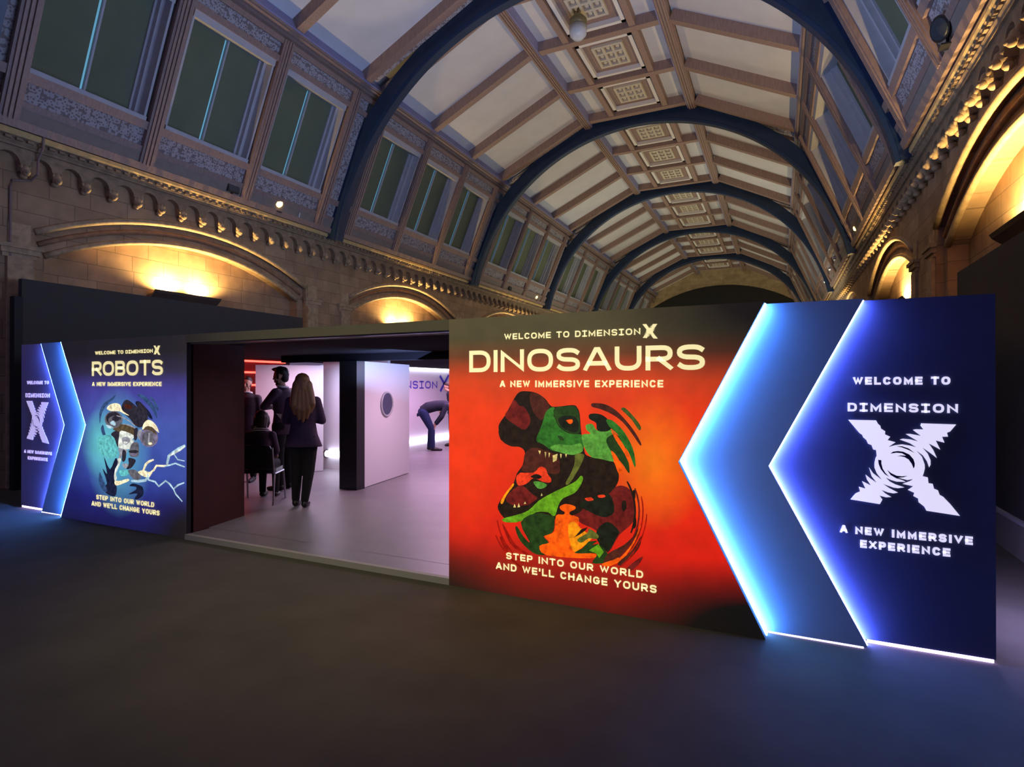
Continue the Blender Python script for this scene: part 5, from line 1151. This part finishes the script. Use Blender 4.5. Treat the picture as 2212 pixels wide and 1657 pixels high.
for s in (-1, 1):
    MB().tube([CP(.24 * s, -.075, .74), CP(.24 * s, -.02, .46), CP(.24 * s, .0, .40)], .012, 8).build('back_post', METAL, ch)
    MB().tube([CP(.24 * s, .02, .40), CP(.245 * s, -.02, .25), CP(.25 * s, -.07, .0)], .0125, 8).build('leg', METAL, ch)
    MB().tube([CP(.24 * s, .38, .40), CP(.245 * s, .41, .22), CP(.25 * s, .44, .0)], .0125, 8).build('leg', METAL, ch)
    MB().tube([CP(.243 * s, .02, .395), CP(.243 * s, .38, .395)], .011, 8).build('seat_rail', METAL, ch)

t = thing('person', 'seated person with dark bobbed hair and pale striped collar on the black chair', 'person', CP(0, .2, 0))
class SB(Body):
    pass
sb = Body(CP(0, .17, 0), cf, 1.54); P, V = sb.P, sb.V; k = sb.k
mb = MB()
loft(mb, [(P(0, .0, .50), V(.17, 0, 0), V(0, .12, 0)), (P(0, -.02, .60), V(.16, 0, 0), V(0, .11, 0)), (P(0, -.01, .74), V(.13, 0, 0), V(0, .09, 0)), (P(0, .02, .92), V(.16, 0, 0), V(0, .10, 0)), (P(0, .04, 1.03), V(.16, 0, 0), V(0, .085, 0)), (P(0, .05, 1.09), V(.07, 0, 0), V(0, .06, 0))])
hc = P(0, .08, 1.245); cap(mb, P(0, .05, 1.06), .052 * k, hc - Vector((0, 0, .07)), .05 * k); SA = head(mb, hc, cf + Vector((-.3, -.1, -.12)), k)
sarms = [((-.17, .03, 1.0), (-.22, .07, .76), (-.13, .30, .68), (.2, .9, -.2), (0, 0, -1)), ((.17, .03, 1.0), (.22, .07, .76), (.13, .30, .68), (-.2, .9, -.2), (0, 0, -1))]
slegs = [((-.09, .04, .56), (-.10, .44, .54), (-.10, .42, .09)), ((.09, .04, .56), (.10, .44, .54), (.10, .42, .09))]
for sh, el, wr, hd_, hn in sarms: chain(mb, [(P(*sh), .048 * k), (P(*el), .037 * k), (P(*wr), .026 * k)]); hand(mb, P(*wr), V(*hd_), V(*hn), k, .3)
for h, kn, an in slegs:
    chain(mb, [(P(*h), .08 * k), (P(*kn), .055 * k), (P(*an), .036 * k)]); a = P(*an); cap(mb, a - Vector((0, 0, .04)), .034 * k, a + V(0, .13, -.062), .026 * k)
remesh(mb, 'body', SKIN, t, 0.0075, 3)
for s in (-1, 1): MB().ball(SA(.032 * s, .088, .0), .0115 * k, 8, 6).build('eye', EYEM, t)
mb = MB(); loft(mb, [(P(0, .0, .50), V(.185, 0, 0), V(0, .13, 0)), (P(0, -.02, .60), V(.175, 0, 0), V(0, .125, 0)), (P(0, -.01, .74), V(.155, 0, 0), V(0, .11, 0)), (P(0, .02, .92), V(.182, 0, 0), V(0, .12, 0)), (P(0, .04, 1.04), V(.18, 0, 0), V(0, .105, 0)), (P(0, .05, 1.10), V(.08, 0, 0), V(0, .075, 0))])
for sh, el, wr, hd_, hn in sarms: chain(mb, [(P(*sh), .066 * k), (P(*el), .052 * k), (P(*wr), .040 * k)])
remesh(mb, 'jacket', PLUM, t, 0.012, 3)
mb = MB()
for h, kn, an in slegs: chain(mb, [(P(*h), .093 * k), (P(*kn), .068 * k), (P(*an), .05 * k)])
remesh(mb, 'trousers', TROUS, t, 0.012, 3)
for h, kn, an in slegs:
    a = P(*an); mb = MB(); cap(mb, a + V(0, -.02, -.045), .042 * k, a + V(0, .10, -.055), .038 * k); cap(mb, a + V(0, .10, -.058), .038 * k, a + V(0, .18, -.064), .026 * k); remesh(mb, 'shoe', SHOE, t, 0.009, 2)
mb = MB(); hair_bob(mb, SA, k, P, V); remesh(mb, 'hair', HAIRD, t, 0.008, 3)
mb = MB()
for z, rr in ((1.115, .088), (1.09, .105), (1.062, .125)): mb.tube([P(rr * cos(q), .045 + rr * .85 * sin(q), z - .02 * sin(q)) for q in [2 * pi * j / 24 for j in range(24)]], .010 * k, 6, closed=True)
mb.build('collar', mat('pale_striped_cloth', (0.5, 0.45, 0.55, 1), 0.8), t, smooth=True)

# person bending over in the far room
bp_ = on_floor(933, 973, 0.05); t = thing('person', 'person in dark clothes bending forward with hands on knees before the white wall', 'person', bp_)
sb = Body(bp_, VR + Vector((0.05, 0.2, 0)), 1.76); P, V = sb.P, sb.V; k = sb.k
legs = [((-.09, -.22, .90), (-.10, -.02, .50), (-.10, -.06, .09)), ((.09, -.20, .90), (.10, .00, .50), (.10, .02, .09))]
tr = [((0, -.24, .90), .16, .12), ((0, -.12, 1.0), .155, .12), ((0, .10, 1.05), .15, .11), ((0, .30, 1.06), .17, .11), ((0, .40, 1.05), .13, .09)]
def bent(mb, e):
    loft(mb, [(P(*c), V(w + e, 0, 0), V(0, -.35 if i == 0 else -.12, 1).normalized() * (h + e) * k) for i, (c, w, h) in enumerate(tr)])
barms = [((-.17, .33, 1.05), (-.22, .22, .80), (-.13, .06, .60), (.2, -.25, -.9), (0, -1, .2)), ((.17, .33, 1.05), (.22, .23, .80), (.13, .08, .60), (-.2, -.25, -.9), (0, -1, .2))]
mb = MB(); bent(mb, 0); hc = P(0, .62, 1.04); cap(mb, P(0, .40, 1.06), .055 * k, hc, .05 * k); BA = head(mb, hc, V(0, .75, -.55), k)
for sh, el, wr, hd_, hn in barms: chain(mb, [(P(*sh), .05 * k), (P(*el), .038 * k), (P(*wr), .027 * k)]); hand(mb, P(*wr), V(*hd_), V(*hn), k, .35)
for h, kn, an in legs:
    chain(mb, [(P(*h), .088 * k), (P(*kn), .057 * k), (P(*an), .038 * k)]); a = P(*an); cap(mb, a - Vector((0, 0, .04)), .034 * k, a + V(0, .13, -.062), .026 * k)
remesh(mb, 'body', SKIN, t, 0.0085, 3)
mb = MB(); bent(mb, .018)
for sh, el, wr, hd_, hn in barms: chain(mb, [(P(*sh), .066 * k), (P(*el), .052 * k), (P(*el) * .2 + P(*wr) * .8, .042 * k)])
remesh(mb, 'jacket', NAVYC, t, 0.013, 3)
mb = MB(); loft(mb, [(P(0, -.25, .84), V(.16, 0, 0), V(0, .10, .05)), (P(0, -.23, .92), V(.18, 0, 0), V(0, .13, .06)), (P(0, -.16, 1.0), V(.165, 0, 0), V(0, .11, .06))])
for h, kn, an in legs: chain(mb, [(P(*h), .115 * k), (P(*kn), .072 * k), (P(*an), .055 * k)])
remesh(mb, 'trousers', DENIM, t, 0.013, 3)
for h, kn, an in legs:
    a = P(*an); mb = MB(); cap(mb, a + V(0, -.02, -.045), .042 * k, a + V(0, .11, -.055), .040 * k); cap(mb, a + V(0, .10, -.058), .040 * k, a + V(0, .20, -.064), .028 * k); cap(mb, a, .045 * k, a + V(0, 0, -.04), .045 * k); remesh(mb, 'shoe', SHOE, t, 0.010, 2)
mb = MB(); hair_crop(mb, BA, k, P, V); remesh(mb, 'hair', HAIRD, t, 0.009, 3)
# second visitor beside the poster edge
vp = on_floor(977, 963, 0.05)
vb = Body(vp, -VR, 1.66)
standing(vb, 'visitor in dark top and blue jeans, mostly hidden behind the red poster wall', (-0.9, -0.4, -0.25), [((-.175, 0, 1.36), (-.20, .03, 1.10), (-.15, .20, .96), (.2, .9, -.1), (0, 0, -1)), ((.175, 0, 1.36), (.20, .03, 1.10), (.15, .22, .96), (-.2, .9, -.1), (0, 0, -1))], hair_crop, NAVYC, DENIM, lean=.05, head_c=(0, .12, 1.58), hem=.86, hem_w=.18)
